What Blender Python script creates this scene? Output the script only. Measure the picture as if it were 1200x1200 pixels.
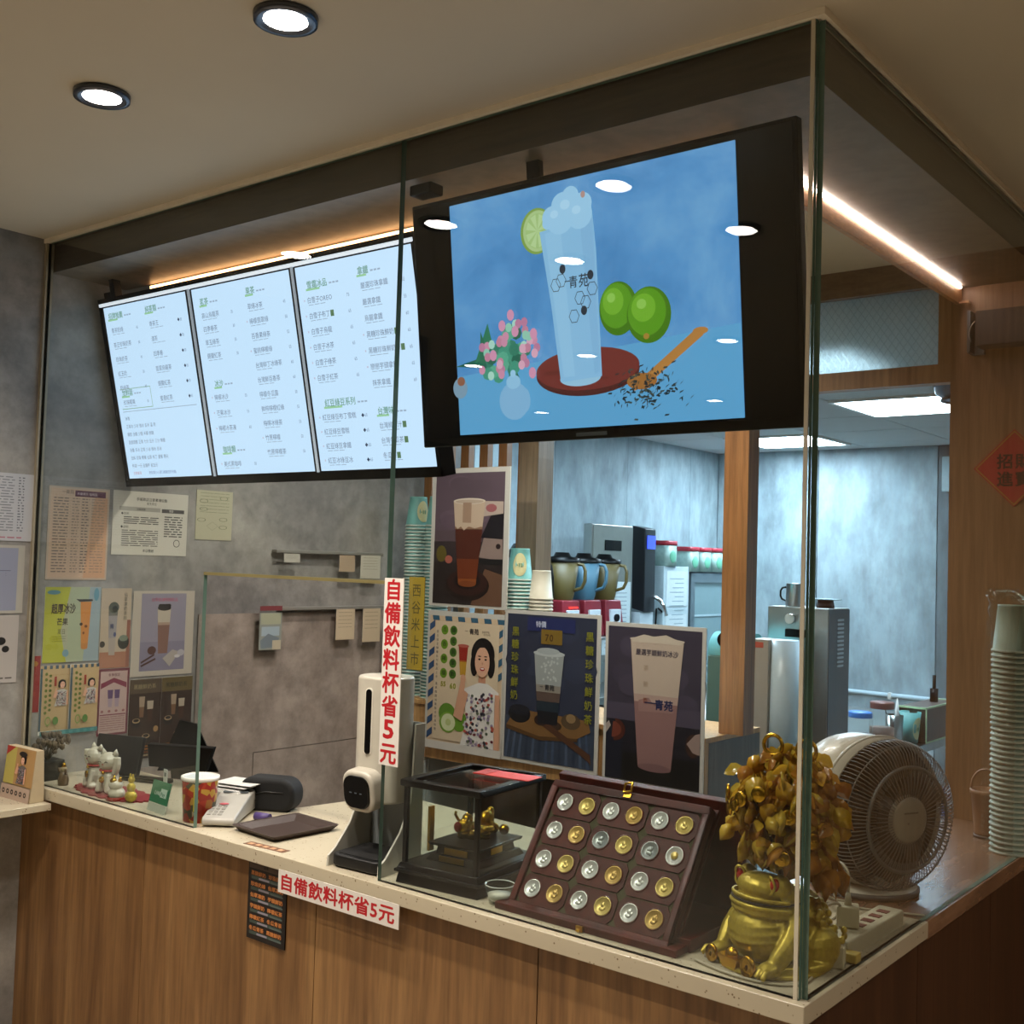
import bpy, bmesh, math, random
from math import sin, cos, pi, radians as R_
from mathutils import Vector, Matrix, Euler
random.seed(7)
for o in list(bpy.data.objects): bpy.data.objects.remove(o)
C = bpy.context.scene.collection
S = bpy.context.scene

# ------------------------------------------------------------------ camera, world, exposure, large lights
cam = bpy.data.cameras.new('camera'); co = bpy.data.objects.new('camera', cam); C.objects.link(co)
cam.sensor_width = 36; cam.lens = 36 * 1316 / 1200; cam.clip_start = .05; cam.clip_end = 60
RX = Vector((0.78067783, 0.62419686, 0.03033824)); DN = Vector((-0.00379892, 0.05328552, -0.99857209)); FW = Vector((-0.62492215, 0.77944784, 0.04397009))
m = Matrix((RX, -DN, -FW)).transposed().to_4x4(); m.translation = Vector((0.72447, -1.63734, 1.6)); co.matrix_world = m
S.camera = co
w = bpy.data.worlds.new('world'); S.world = w; w.use_nodes = True
w.node_tree.nodes['Background'].inputs[0].default_value = (.55, .5, .42, 1); w.node_tree.nodes['Background'].inputs[1].default_value = .12
S.view_settings.view_transform = 'Standard'; S.view_settings.look = 'None'; S.view_settings.gamma = 1; S.view_settings.exposure = 0.0
S.view_settings.use_curve_mapping = False
S.cycles.use_denoising = True; S.cycles.max_bounces = 8; S.cycles.transparent_max_bounces = 24
S.cycles.sample_clamp_indirect = 4; S.cycles.caustics_reflective = False; S.cycles.caustics_refractive = False
DOWN_E = 45      # customer downlights
BOOTH_W = 44     # unseen fill lamps added inside the booth
SPOT_W = 50      # lamp behind each downlight lens
PANEL_E = 46.0    # kitchen ceiling panels
LED_E = 30.0

# ------------------------------------------------------------------ materials
def lin(c):
    if isinstance(c, str): c = [int(c[i:i+2], 16) / 255 for i in (0, 2, 4)]
    return tuple((x / 12.92 if x <= .04045 else ((x + .055) / 1.055) ** 2.4) for x in c[:3]) + (1,)
_m = {}
def newmat(n):
    k = bpy.data.materials.new(n); k.use_nodes = True; nt = k.node_tree
    return k, nt, nt.nodes['Principled BSDF']
def coords(nt, sc=(1, 1, 1)):
    t = nt.nodes.new('ShaderNodeTexCoord'); mp = nt.nodes.new('ShaderNodeMapping'); mp.inputs['Scale'].default_value = sc
    nt.links.new(t.outputs['Object'], mp.inputs[0]); return mp.outputs[0]
def noise(nt, vec, scale, detail=4, rough=.55, dist=0):
    n = nt.nodes.new('ShaderNodeTexNoise'); n.inputs['Scale'].default_value = scale; n.inputs['Detail'].default_value = detail
    n.inputs['Roughness'].default_value = rough; n.inputs['Distortion'].default_value = dist
    nt.links.new(vec, n.inputs['Vector']); return n.outputs['Fac']
def ramp(nt, fac, stops):
    r = nt.nodes.new('ShaderNodeValToRGB'); e = r.color_ramp.elements
    while len(e) < len(stops): e.new(.5)
    for i, (p, c) in enumerate(stops): e[i].position = p; e[i].color = lin(c)
    nt.links.new(fac, r.inputs[0]); return r.outputs[0]
def mix(nt, fac, a, b, blend='MIX'):
    x = nt.nodes.new('ShaderNodeMix'); x.data_type = 'RGBA'; x.blend_type = blend
    if isinstance(fac, (int, float)): x.inputs[0].default_value = fac
    else: nt.links.new(fac, x.inputs[0])
    for i, v in ((6, a), (7, b)):
        if isinstance(v, tuple): x.inputs[i].default_value = v
        else: nt.links.new(v, x.inputs[i])
    return x.outputs[2]
def bump(nt, b, h, st=.2, dist=.002):
    n = nt.nodes.new('ShaderNodeBump'); n.inputs['Strength'].default_value = st; n.inputs['Distance'].default_value = dist
    nt.links.new(h, n.inputs['Height']); nt.links.new(n.outputs[0], b.inputs['Normal'])
def P(col, rough=.5, metal=0, name=None, var=.06, trans=0, emit=0, alpha=1, coat=0, sc=30):
    """plain procedural surface: a base colour with slight mottling"""
    k = (col, rough, metal, var, trans, emit, alpha, coat)
    if k in _m: return _m[k]
    mt, nt, b = newmat(name or 'surface_' + str(col)); c = lin(col)
    f = noise(nt, coords(nt), sc, 3)
    dk = tuple(x * (1 - var * 2) for x in c[:3]) + (1,); lt = tuple(min(1, x * (1 + var)) for x in c[:3]) + (1,)
    nt.links.new(mix(nt, f, dk, lt), b.inputs['Base Color'])
    b.inputs['Roughness'].default_value = rough; b.inputs['Metallic'].default_value = metal
    b.inputs['Transmission Weight'].default_value = trans; b.inputs['Alpha'].default_value = alpha
    b.inputs['Coat Weight'].default_value = coat; b.inputs['Coat Roughness'].default_value = .08
    if emit:
        b.inputs['Emission Color'].default_value = c; b.inputs['Emission Strength'].default_value = emit
    _m[k] = mt; return mt
def concrete(name, a, b_, c, streak=1.0, sc=2.2):
    mt, nt, b = newmat(name)
    v = coords(nt, (1, 1, streak)); f1 = noise(nt, v, sc, 9, .62, .3); f2 = noise(nt, v, sc * 5, 6, .7)
    base = ramp(nt, f1, [(.3, a), (.5, b_), (.72, c)])
    sp = ramp(nt, f2, [(.3, (.72, .72, .72)), (.62, (1, 1, 1))])
    nt.links.new(mix(nt, .8, base, sp, 'MULTIPLY'), b.inputs['Base Color'])
    b.inputs['Roughness'].default_value = .55; bump(nt, b, f2, .12); return mt
def wood(name, a, b_, c, grain=(14, 14, .9), rough=.42, coat=0):
    mt, nt, b = newmat(name)
    v = coords(nt, grain); f1 = noise(nt, v, 1.6, 6, .6, .6); f2 = noise(nt, v, 9, 5, .6)
    base = ramp(nt, f1, [(.3, a), (.5, b_), (.7, c)]); sp = ramp(nt, f2, [(.35, (.78, .78, .78)), (.6, (1, 1, 1))])
    nt.links.new(mix(nt, .7, base, sp, 'MULTIPLY'), b.inputs['Base Color'])
    b.inputs['Roughness'].default_value = rough; b.inputs['Coat Weight'].default_value = coat; bump(nt, b, f2, .08, .001); return mt
def glassmat(name, tint=(.95, .975, .965, 1), ior=1.45, rough=0.0):
    mt, nt, b = newmat(name); nt.nodes.remove(b)
    tr = nt.nodes.new('ShaderNodeBsdfTransparent'); tr.inputs[0].default_value = tint
    gl = nt.nodes.new('ShaderNodeBsdfGlossy'); gl.inputs['Roughness'].default_value = rough; gl.inputs[0].default_value = (1, 1, 1, 1)
    lw = nt.nodes.new('ShaderNodeLayerWeight'); lw.inputs[0].default_value = .5
    pw = nt.nodes.new('ShaderNodeMath'); pw.operation = 'POWER'; pw.inputs[1].default_value = 5; nt.links.new(lw.outputs['Facing'], pw.inputs[0])
    f0 = ((ior - 1) / (ior + 1)) ** 2; ma = nt.nodes.new('ShaderNodeMath'); ma.operation = 'MULTIPLY_ADD'; ma.inputs[1].default_value = 1 - f0; ma.inputs[2].default_value = f0; nt.links.new(pw.outputs[0], ma.inputs[0])
    mx = nt.nodes.new('ShaderNodeMixShader'); nt.links.new(ma.outputs[0], mx.inputs[0]); nt.links.new(tr.outputs[0], mx.inputs[1]); nt.links.new(gl.outputs[0], mx.inputs[2])
    nt.links.new(mx.outputs[0], nt.nodes['Material Output'].inputs[0]); return mt
def emitmat(name, col, st):
    mt, nt, b = newmat(name); nt.nodes.remove(b); e = nt.nodes.new('ShaderNodeEmission'); e.inputs[0].default_value = lin(col); e.inputs[1].default_value = st
    nt.links.new(e.outputs[0], nt.nodes['Material Output'].inputs[0]); return mt
def printmat(name, emit=0, rough=.45):
    mt, nt, b = newmat(name); a = nt.nodes.new('ShaderNodeAttribute'); a.attribute_name = 'ink'
    if emit:
        b.inputs['Base Color'].default_value = (.01, .01, .01, 1); nt.links.new(a.outputs['Color'], b.inputs['Emission Color']); b.inputs['Emission Strength'].default_value = emit; b.inputs['Roughness'].default_value = .3
    else:
        nt.links.new(a.outputs['Color'], b.inputs['Base Color']); b.inputs['Roughness'].default_value = rough
    return mt
INK = printmat('printed_ink'); SCREEN_INK = printmat('screen_pixels', 1.0); MENU_INK = printmat('menu_pixels', 1.0)

M = dict(
    conc=concrete('concrete_wall', '6e6c6b', '8f8c88', 'aba79f'),
    conc2=concrete('concrete_board', '81766e', 'a09389', 'b5a99e'),
    kconc=concrete('kitchen_wall', '8698a0', 'a3b4ba', 'bccbcf', .45, 1.8),
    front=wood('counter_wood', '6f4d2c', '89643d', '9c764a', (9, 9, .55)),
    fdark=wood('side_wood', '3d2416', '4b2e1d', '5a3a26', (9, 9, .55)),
    beam=wood('beam_wood', '3b2f20', '493a28', '54442f', (1.2, 1.2, 14)),
    soffit=wood('soffit_wood', '6d5e4e', '7b6b59', '887764', (3, 3, 8)),
    wallwood=wood('wall_wood', '8a6544', 'a17a55', 'b18a63', (8, 8, .5)),
    post=wood('post_wood', '8a5c34', '9d6b3f', 'ab7a4a', (14, 14, .7)),
    edge=wood('edge_wood', 'b98a55', 'c99a63', 'd8ab72', (14, 14, .9)),
    ledwood=wood('ledge_wood', 'c48e5c', 'd09a68', 'dba878', (6, 6, 20)),
    topwood=wood('counter_top_wood', '7d5a44', '8e6b53', '9b785f', (5, 1, 5), .25, .3),
    maroon=wood('maroon_wood', '2c0d08', '411510', '551f15', (10, 10, 10), .45, .0),
    black=P('070707', .35, name='black_plastic'), blackwood=wood('black_wood', '0c0a0a', '151211', '1e1917', (12, 12, 12), .28, .3),
    white=P('e8e4dc', .35, name='white_plastic'), cream=P('cfc9b8', .4, name='cream_plastic'),
    steel=P('a9aaa6', .28, 1, 'brushed_steel'), dsteel=P('6e7273', .35, .9, 'dark_steel'), chrome=P('dcdcdc', .1, 1, 'chrome'),
    gold=P('c89a2c', .27, 1, 'gold', .12), goldp=P('b8a23c', .42, .5, 'gold_paint', .22, sc=140), brass=P('c79a3a', .3, 1, 'brass'),
    glass=glassmat('pane_glass'), cglass=glassmat('case_glass', (.9, .93, .92, 1), 1.35), rim=P('5f7a6e', .1, 0, 'glass_edge', .1),
    plaster=P('c4bba8', .8, 0, 'ceiling_plaster', .02, sc=4), paper=P('e4e0d6', .6, name='paper'), teal=P('6fb3ae', .45, name='teal_paper'),
    clear=glassmat('clear_plastic', (.93, .95, .94, 1), 1.25),
)
def quartz():
    mt, nt, b = newmat('speckled_quartz'); v = coords(nt)
    vo = nt.nodes.new('ShaderNodeTexVoronoi'); vo.inputs['Scale'].default_value = 110; nt.links.new(v, vo.inputs['Vector'])
    s = ramp(nt, vo.outputs['Distance'], [(.14, '75664f'), (.22, 'b9af98')]); f = noise(nt, v, 60, 3)
    sel = ramp(nt, noise(nt, v, 40, 0), [(.5, (0, 0, 0)), (.56, (1, 1, 1))])
    nt.links.new(mix(nt, sel, lin('b9af98'), s), b.inputs['Base Color']); b.inputs['Roughness'].default_value = .22; return mt
M['quartz'] = quartz()

for k_ in ('black', 'blackwood', 'maroon'): M[k_].node_tree.nodes['Principled BSDF'].inputs['Specular IOR Level'].default_value = .14
# ------------------------------------------------------------------ mesh helpers
class MB:
    def __init__(s): s.v = []; s.f = []; s.mi = []; s.sm = []; s.T = Matrix.Identity(4)
    def _a(s, vs, fs, mi=0, sm=False):
        n = len(s.v); s.v += [tuple(s.T @ Vector(p)) for p in vs]; s.f += [[n + i for i in f] for f in fs]; s.mi += [mi] * len(fs); s.sm += [sm] * len(fs); return s
    def box(s, a, b, mi=0):
        x0, y0, z0 = a; x1, y1, z1 = b
        return s._a([(x0,y0,z0),(x1,y0,z0),(x1,y1,z0),(x0,y1,z0),(x0,y0,z1),(x1,y0,z1),(x1,y1,z1),(x0,y1,z1)], [(0,3,2,1),(4,5,6,7),(0,1,5,4),(1,2,6,5),(2,3,7,6),(3,0,4,7)], mi)
    def cb(s, c, d, mi=0): return s.box([c[i] - d[i] / 2 for i in range(3)], [c[i] + d[i] / 2 for i in range(3)], mi)
    def frust(s, c, d0, d1, h, mi=0):   # box that tapers upward
        x, y, z = c; a, b = d0[0]/2, d0[1]/2; e, f = d1[0]/2, d1[1]/2
        return s._a([(x-a,y-b,z),(x+a,y-b,z),(x+a,y+b,z),(x-a,y+b,z),(x-e,y-f,z+h),(x+e,y-f,z+h),(x+e,y+f,z+h),(x-e,y+f,z+h)], [(0,3,2,1),(4,5,6,7),(0,1,5,4),(1,2,6,5),(2,3,7,6),(3,0,4,7)], mi)
    def prism(s, pts, z0, z1, axis='z', mi=0, sm=False):
        k = len(pts)
        def q(p, h): return {'z': (p[0], p[1], h), 'y': (p[0], h, p[1]), 'x': (h, p[0], p[1])}[axis]
        fs = [tuple(range(k))[::-1], tuple(range(k, 2*k))] + [(i, (i+1) % k, k + (i+1) % k, k + i) for i in range(k)]
        n = len(s.f); s._a([q(p, z0) for p in pts] + [q(p, z1) for p in pts], fs, mi)
        if sm:
            for i in range(n + 2, len(s.f)): s.sm[i] = True
        return s
    def cyl(s, p0, p1, r0, r1=None, n=16, mi=0, caps=True, sm=True):
        r1 = r0 if r1 is None else r1; p0 = Vector(p0); p1 = Vector(p1); d = (p1 - p0).normalized()
        a = d.orthogonal().normalized(); b = d.cross(a); vs = []
        for p, r in ((p0, r0), (p1, r1)): vs += [p + (a * cos(2*pi*i/n) + b * sin(2*pi*i/n)) * r for i in range(n)]
        s._a(vs, [(i, (i+1) % n, n + (i+1) % n, n + i) for i in range(n)], mi, sm)
        if caps: s._a(vs, [tuple(range(n))[::-1], tuple(range(n, 2*n))], mi)
        return s
    def lathe(s, prof, o=(0,0,0), n=24, mi=0, sm=True, axis='z', close=False):
        vs = []
        for r, h in prof:
            for i in range(n):
                a = 2*pi*i/n; p = (r*cos(a), r*sin(a), h)
                if axis == 'y': p = (p[0], h, p[1])
                elif axis == 'x': p = (h, p[0], p[1])
                vs.append((p[0]+o[0], p[1]+o[1], p[2]+o[2]))
        fs = []
        for j in range(len(prof)-1):
            for i in range(n):
                q = (j*n+i, j*n+(i+1) % n, (j+1)*n+(i+1) % n, (j+1)*n+i); fs.append(q[::-1] if axis == 'y' else q)
        s._a(vs, fs, mi, sm)
        if close: s._a(vs, [tuple(range(n)), tuple(range((len(prof)-1)*n, len(prof)*n))[::-1]], mi)
        return s
    def ell(s, c, r, n=14, mi=0, rot=None):
        vs = []; m = n // 2; M3 = (rot or Euler((0,0,0))).to_matrix()
        for j in range(m+1):
            t = pi*j/m
            for i in range(n):
                a = 2*pi*i/n; p = M3 @ Vector((r[0]*sin(t)*cos(a), r[1]*sin(t)*sin(a), -r[2]*cos(t))); vs.append((p[0]+c[0], p[1]+c[1], p[2]+c[2]))
        return s._a(vs, [(j*n+i, j*n+(i+1) % n, (j+1)*n+(i+1) % n, (j+1)*n+i) for j in range(m) for i in range(n)], mi, True)
    def tube(s, pts, r, n=6, mi=0, closed=False, smooth=0):
        pts = [Vector(p) for p in pts]
        for _ in range(smooth):
            q = [pts[0]]
            for a, b in zip(pts, pts[1:]): q += [a*.75+b*.25, a*.25+b*.75]
            pts = q + [pts[-1]]
        k = len(pts); rr = r if isinstance(r, (list, tuple)) else [r] * k
        if len(rr) != k: rr = [rr[0] + (rr[-1]-rr[0])*i/(k-1) for i in range(k)]
        vs = []; up = None
        for i, p in enumerate(pts):
            d = (pts[(i+1) % k] - pts[i-1]) if closed else (pts[min(i+1, k-1)] - pts[max(i-1, 0)])
            d = d.normalized() if d.length > 0 else Vector((0, 0, 1))
            up = d.orthogonal().normalized() if up is None else (up - d * up.dot(d)).normalized()
            b = d.cross(up); vs += [p + (up*cos(2*pi*j/n) + b*sin(2*pi*j/n))*rr[i] for j in range(n)]
        fs = [(i*n+j, i*n+(j+1) % n, ((i+1) % k)*n+(j+1) % n, ((i+1) % k)*n+j) for i in range(k if closed else k-1) for j in range(n)]
        s._a(vs, fs, mi, True)
        if not closed: s._a(vs, [tuple(range(n))[::-1], tuple(range((k-1)*n, k*n))], mi)
        return s
    def mesh(s, name):
        me = bpy.data.meshes.new(name); me.from_pydata(s.v, [], s.f); me.polygons.foreach_set('material_index', s.mi); me.polygons.foreach_set('use_smooth', s.sm)
        bm = bmesh.new(); bm.from_mesh(me); bmesh.ops.remove_doubles(bm, verts=bm.verts, dist=1e-6); bmesh.ops.recalc_face_normals(bm, faces=bm.faces); bm.to_mesh(me); bm.free()
        return me
def obj(name, mb, mat, parent=None, bev=0, loc=None, rot=None, seg=2):
    me = mb if isinstance(mb, bpy.types.Mesh) else mb.mesh(name)
    if isinstance(mb, MB) or not me.materials:
        for x in (mat if isinstance(mat, (list, tuple)) else [mat]): me.materials.append(x)
    o = bpy.data.objects.new(name, me); C.objects.link(o)
    if parent: o.parent = parent
    if loc: o.location = loc
    if rot: o.rotation_euler = rot
    if bev:
        b = o.modifiers.new('bevel', 'BEVEL'); b.width = bev; b.segments = seg; b.limit_method = 'ANGLE'; b.angle_limit = R_(40)
        for p in me.polygons: p.use_smooth = True
        w_ = o.modifiers.new('wn', 'WEIGHTED_NORMAL'); w_.keep_sharp = True
    return o
def tag(o, label=None, cat=None, group=None, kind=None):
    if label: o['label'] = label
    if cat: o['category'] = cat
    if group: o['group'] = group
    if kind: o['kind'] = kind
    return o
def thing(name, label, cat, loc=(0,0,0), rz=0, group=None, rx=0, ry=0):
    o = bpy.data.objects.new(name, None); C.objects.link(o); o.empty_display_size = .02
    o.location = loc; o.rotation_euler = (rx, ry, rz); return tag(o, label, cat, group)
def struct(name, mb, mat, label=None, bev=0, parent=None):
    o = obj(name, mb, mat, parent, bev)
    return o if parent else tag(o, label, None, None, 'structure')
def dup(root, loc=None, rz=None, label=None, group=None, kids=None):
    r = root.copy(); C.objects.link(r)
    if loc: r.location = loc
    if rz is not None: r.rotation_euler = (r.rotation_euler[0], r.rotation_euler[1], rz)
    if label: r['label'] = label
    if group: r['group'] = group
    for ch in [x for x in bpy.data.objects if x.parent == root]:
        c = ch.copy(); C.objects.link(c); c.parent = r
        for g in [x for x in bpy.data.objects if x.parent == ch]:
            d = g.copy(); C.objects.link(d); d.parent = c
    return r

# ------------------------------------------------------------------ flat print: coloured shapes in the XZ plane, facing -Y
_gl = {}
def glyph(ch, bold):
    k = (ch, bold)
    if k not in _gl:
        cu = bpy.data.curves.new('g', 'FONT'); cu.body = ch; cu.resolution_u = 2; cu.offset = bold
        o = bpy.data.objects.new('g', cu); C.objects.link(o); dg = bpy.context.evaluated_depsgraph_get(); dg.update()
        me = bpy.data.meshes.new_from_object(o.evaluated_get(dg))
        vs = [(v.co.x, v.co.y) for v in me.vertices]; fs = [tuple(p.vertices) for p in me.polygons]
        adv = .98 if ord(ch) > 0x2e80 else (max([v[0] for v in vs] + [.25]) + .07)
        bpy.data.objects.remove(o); bpy.data.curves.remove(cu); bpy.data.meshes.remove(me); _gl[k] = (vs, fs, adv)
    return _gl[k]
class Print:
    def __init__(s, W=1, H=1): s.v = []; s.f = []; s.c = []; s.d = 0; s.W = W; s.H = H; s.step = .00006
    def _p(s, pts, col, d): n = len(s.v); s.v += [(x, -d, z) for x, z in pts]; s.f.append(tuple(range(n, n + len(pts)))); s.c.append(lin(col))
    def poly(s, pts, col): s.d += s.step; s._p([(x * s.W, z * s.H) for x, z in pts], col, s.d); return s
    def rect(s, x0, z0, x1, z1, col): return s.poly([(x0, z0), (x1, z0), (x1, z1), (x0, z1)], col)
    def flat(s, x0, z0, x1, z1, col): s._p([(x * s.W, z * s.H) for x, z in ((x0, z0), (x1, z0), (x1, z1), (x0, z1))], col, s.d + .00005); return s
    def ell(s, cx, cz, rx, rz, col, n=20, a0=0, a1=2*pi):
        return s.poly([(cx + rx*cos(a0 + (a1-a0)*i/n), cz + rz*sin(a0 + (a1-a0)*i/n)) for i in range(n)], col)
    def ring(s, cx, cz, rx, rz, t, col, n=20):
        s.d += .00006; k = t / rx
        for i in range(n):
            a, b = 2*pi*i/n, 2*pi*(i+1)/n
            s._p([((cx + rx*q*cos(t_)) * s.W, (cz + rz*q*sin(t_)) * s.H) for q, t_ in ((1, a), (1, b), (1-k, b), (1-k, a))], col, s.d)
        return s
    def text(s, x, z, size, st, col, bold=0, sx=1, vert=False, adv=None, center=False):
        """x,z in fractions, size in metres (glyph height)"""
        X = x * s.W; Z = z * s.H; wd = sum(glyph(c, 0)[2] if c != ' ' else .35 for c in st) * size * sx
        if center: X -= (size * sx if vert else wd) / 2
        for ch in st:
            if ch == ' ':
                if vert: Z -= size * .5
                else: X += size * .35 * sx
                continue
            vs, fs, ad = glyph(ch, 0)
            for qi, (dx, dz) in enumerate([(0, 0)] if not bold else [(bold*cos(q*pi/3), bold*sin(q*pi/3)) for q in range(6)] + [(0, 0)]):
                n = len(s.v)
                s.v += [(X + (a + dx) * size * sx, -(s.d + .0001 + qi*.00003), Z + (b + dz) * size) for a, b in vs]; s.f += [tuple(n + i for i in f) for f in fs]; s.c += [lin(col)] * len(fs)
            if vert: Z -= (adv or 1.08) * size
            else: X += (adv if adv and ord(ch) > 0x2e80 else ad + (bold if bold else 0)) * size * sx
        return s
    def build(s, name, mat, parent, off=.0004):
        me = bpy.data.meshes.new(name); me.from_pydata([(x, y - off, z) for x, y, z in s.v], [], s.f)
        at = me.color_attributes.new('ink', 'FLOAT_COLOR', 'CORNER'); buf = []
        for p, c in zip(me.polygons, s.c): buf += list(c) * p.loop_total
        at.data.foreach_set('color', buf); me.materials.append(mat)
        o = bpy.data.objects.new(name, me); C.objects.link(o); o.parent = parent; return o
def sheet(name, label, cat, loc, W, H, draw, rz=0, rx=0, ry=0, th=.0012, edge=None, group=None, mat=None, curl=0):
    """a printed sheet: origin at its lower left corner, facing local -Y"""
    t = thing(name, label, cat, loc, rz, group, rx, ry); mb = MB()
    if curl:
        pts = [(W*i/6, curl * (i/6)**2) for i in range(7)]
        mb.box((0, 0, 0), (W, th, H))
    else: mb.box((0, 0, 0), (W, th, H))
    obj('backing', mb, edge or M['paper'], t)
    p = Print(W, H); draw(p); p.v = [(min(max(x, 0), W), y, min(max(z, 0), H)) for x, y, z in p.v]; p.build('print', mat or INK, t); return t
# ------------------------------------------------------------------ the setting
struct('floor', MB().box((-5, -7, -.06), (4, 5.8, 0)), P('bdb09c', .35, name='floor_tile', sc=3), 'grey tiled shop floor')
struct('ceiling', MB().box((-5, -7, 2.478), (4, 1.62, 2.56)), M['plaster'], 'beige plaster shop ceiling with recessed downlights')
struct('wall_left', MB().box((-2.5, -1.6, 0), (-2.318, 1.9, 2.478)), M['conc'], 'grey concrete effect wall on the left')
struct('wall_outer_left', MB().box((-5.1, -7, 0), (-5, 1.9, 2.478)), M['conc'])
struct('wall_front', MB().box((-5, -7.1, 0), (4, -7, 2.478)), P('b3a794', .8, name='far_plaster'))
struct('wall_right', MB().box((4, -7, 0), (4.1, 1.9, 2.478)), P('b3a794', .8, name='far_plaster'))
# wooden back partition: header over the pass, right hand wall
struct('wall_back', MB().box((-.262, 1.5, 0), (4, 1.62, 2.478)), M['wallwood'], 'wood panelled wall right of the glass booth')
struct('wall_header', MB().box((-2.318, 1.5, 2.40), (-.262, 1.62, 2.478)), M['soffit'])
# soffit band behind the top of the glass
struct('trim_1', MB().prism([(-2.318, .014), (-.014, .014), (-.014, 1.5), (-.232, 1.5), (-.232, .252), (-2.318, .252)], 2.386, 2.478), [M['beam'], M['soffit']], 'dark wooden beam behind the top of the glass')
for p in bpy.data.objects['trim_1'].data.polygons:
    if p.normal.z < -.5: p.material_index = 1
bead = P('f2e9d6', .5, name='sealant_bead')
struct('trim_2', MB().box((-2.318, -.014, 2.466), (.016, -.002, 2.478)).box((.004, -.002, 2.466), (.016, 1.5, 2.478)), bead, 'pale sealant bead between glass and ceiling')
struct('trim_3', MB().box((-2.318, -.010, .95), (-2.306, .012, 2.466)), P('9a917c', .4, name='wall_bead'), 'pale bead where the glass meets the wall')

# glass panes (10 mm), L shaped left pane round the serving hatch
def pane(name, pts, axis, a, b, label):
    mb = MB().prism(pts, a, b, axis); o = struct(name, mb, [M['glass'], M['rim']], label)
    ax = {'y': 1, 'x': 0}[axis]
    for p in o.data.polygons: p.material_index = 0 if abs(p.normal[ax]) > .9 else 1
    return o
pane('window_1', [(-2.306, .95), (-1.517, .95), (-1.517, 1.552), (-.906, 1.552), (-.906, 2.466), (-2.306, 2.466)], 'y', -.005, .005, 'left glass pane of the counter with the serving hatch cut out')
pane('window_2', [(-.902, .95), (-.001, .95), (-.001, 2.466), (-.902, 2.466)], 'y', -.005, .005, 'front glass pane from the hatch to the corner')
pane('window_3', [(.006, .95), (1.499, .95), (1.499, 2.466), (.006, 2.466)], 'x', -.001, .009, 'side glass pane running back from the corner')
struct('trim_6', MB().box((-.009, -.0075, .95), (-.0025, -.0052, 2.466)), P('cfc8b4', .35, name='corner_bead'), 'pale upright bead on the glass corner')
hatch = struct('trim_4', MB().box((-1.517, -.006, 1.546), (-.906, .006, 1.553)), P('6f6640', .5, name='hatch_edge'), 'olive polished edge over the serving hatch')

# front counter
struct('trim_5', MB().box((-2.318, .0, 0), (-.0, .02, .918)).box((-.02, .02, 0), (-.0, 1.5, .915)), [M['front'], M['fdark']])
o = bpy.data.objects['trim_5']; bpy.data.objects.remove(o)
ct = thing('service_counter', 'long counter with wooden front and speckled pale stone top below the glass', 'counter', (-1.1, .25, 0))
def L(mb, d): mb.T = Matrix.Translation((-d[0], -d[1], -d[2])); return mb
K = (-1.1, .25, 0)
seams = [-2.318, -1.72, -1.09, -.50, -.006]
for a, b in zip(seams, seams[1:]):
    obj('front_panel', L(MB(), K).box((a + .0012, .004, 0), (b - .0012, .022, .919)), M['front'], ct)
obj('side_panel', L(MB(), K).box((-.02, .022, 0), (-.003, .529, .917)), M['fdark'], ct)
obj('stone_top', L(MB(), K).prism([(-2.317, -.022), (.016, -.022), (.016, .53), (-.30, .53), (-1.46, .62), (-1.52, .30), (-2.317, .30)], .919, .95), M['quartz'], ct, .002)
obj('inner_panel', L(MB(), K).box((-2.30, .27, 0), (-1.53, .285, .919)).box((-1.45, .5, 0), (-.3, .515, .919)), P('57524b', .6, name='counter_back'), ct)
wt = thing('side_worktop', 'brown wood effect worktop continuing the counter to the back wall', 'worktop', (-.15, 1.0, 0))
K2 = (-.15, 1.0, 0)
obj('worktop', L(MB(), K2).box((-.30, .531, .915), (.014, 1.499, .949)), M['topwood'], wt, .0015)
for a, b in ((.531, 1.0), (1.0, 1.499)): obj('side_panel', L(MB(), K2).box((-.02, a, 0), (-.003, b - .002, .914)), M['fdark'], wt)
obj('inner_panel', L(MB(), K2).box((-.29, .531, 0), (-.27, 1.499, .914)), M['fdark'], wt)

# kitchen shell: walls of separate sheets, a ceiling of 60 cm tiles
kp = MB().box((-3.3, 1.9, 0), (-3.2, 5.7, 2.46)); kl = struct('wall_kitchen_left', kp, M['kconc'], 'grey blue concrete panel wall on the kitchen left')
ys = [1.62, 2.25, 3.05, 3.62, 4.4, 5.2, 5.6]
for a, b in zip(ys, ys[1:]): obj('panel', MB().box((-3.2, a + .0015, 0), (-3.18, b - .0015, 2.42)), M['kconc'], kl)
kb = struct('wall_kitchen_back', MB().box((-3.3, 5.62, 0), (.4, 5.7, 2.46)), M['kconc'], 'grey blue concrete panel wall at the kitchen back')
for a, b in ((-3.18, -2.42), (-2.42, -1.62), (-1.45, -.2), (-.2, .33)): obj('panel', MB().box((a + .004, 5.6, 0), (b - .004, 5.62, 2.42)), M['kconc'], kb)
obj('joint_strip', MB().box((-1.62, 5.605, 0), (-1.45, 5.62, 2.42)), concrete('dark_strip', '59676b', '6d7b7f', '7f8b8e', .4), kb)
struct('wall_kitchen_right', MB().box((.33, 1.62, 0), (.4, 5.7, 2.46)), M['kconc'])
kc = struct('ceiling_kitchen', MB().box((-3.3, 1.62, 2.432), (.4, 5.7, 2.46)), P('8b9192', .8, name='ceiling_void'), 'suspended tile ceiling of the kitchen')
xs = [-3.18, -2.67, -2.07, -1.47, -.87, -.27, .33]; yy = [1.62, 2.3, 2.9, 3.5, 4.1, 4.7, 5.3, 5.6]
tilem = P('c3c8c8', .8, name='ceiling_tile', sc=60)
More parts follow.
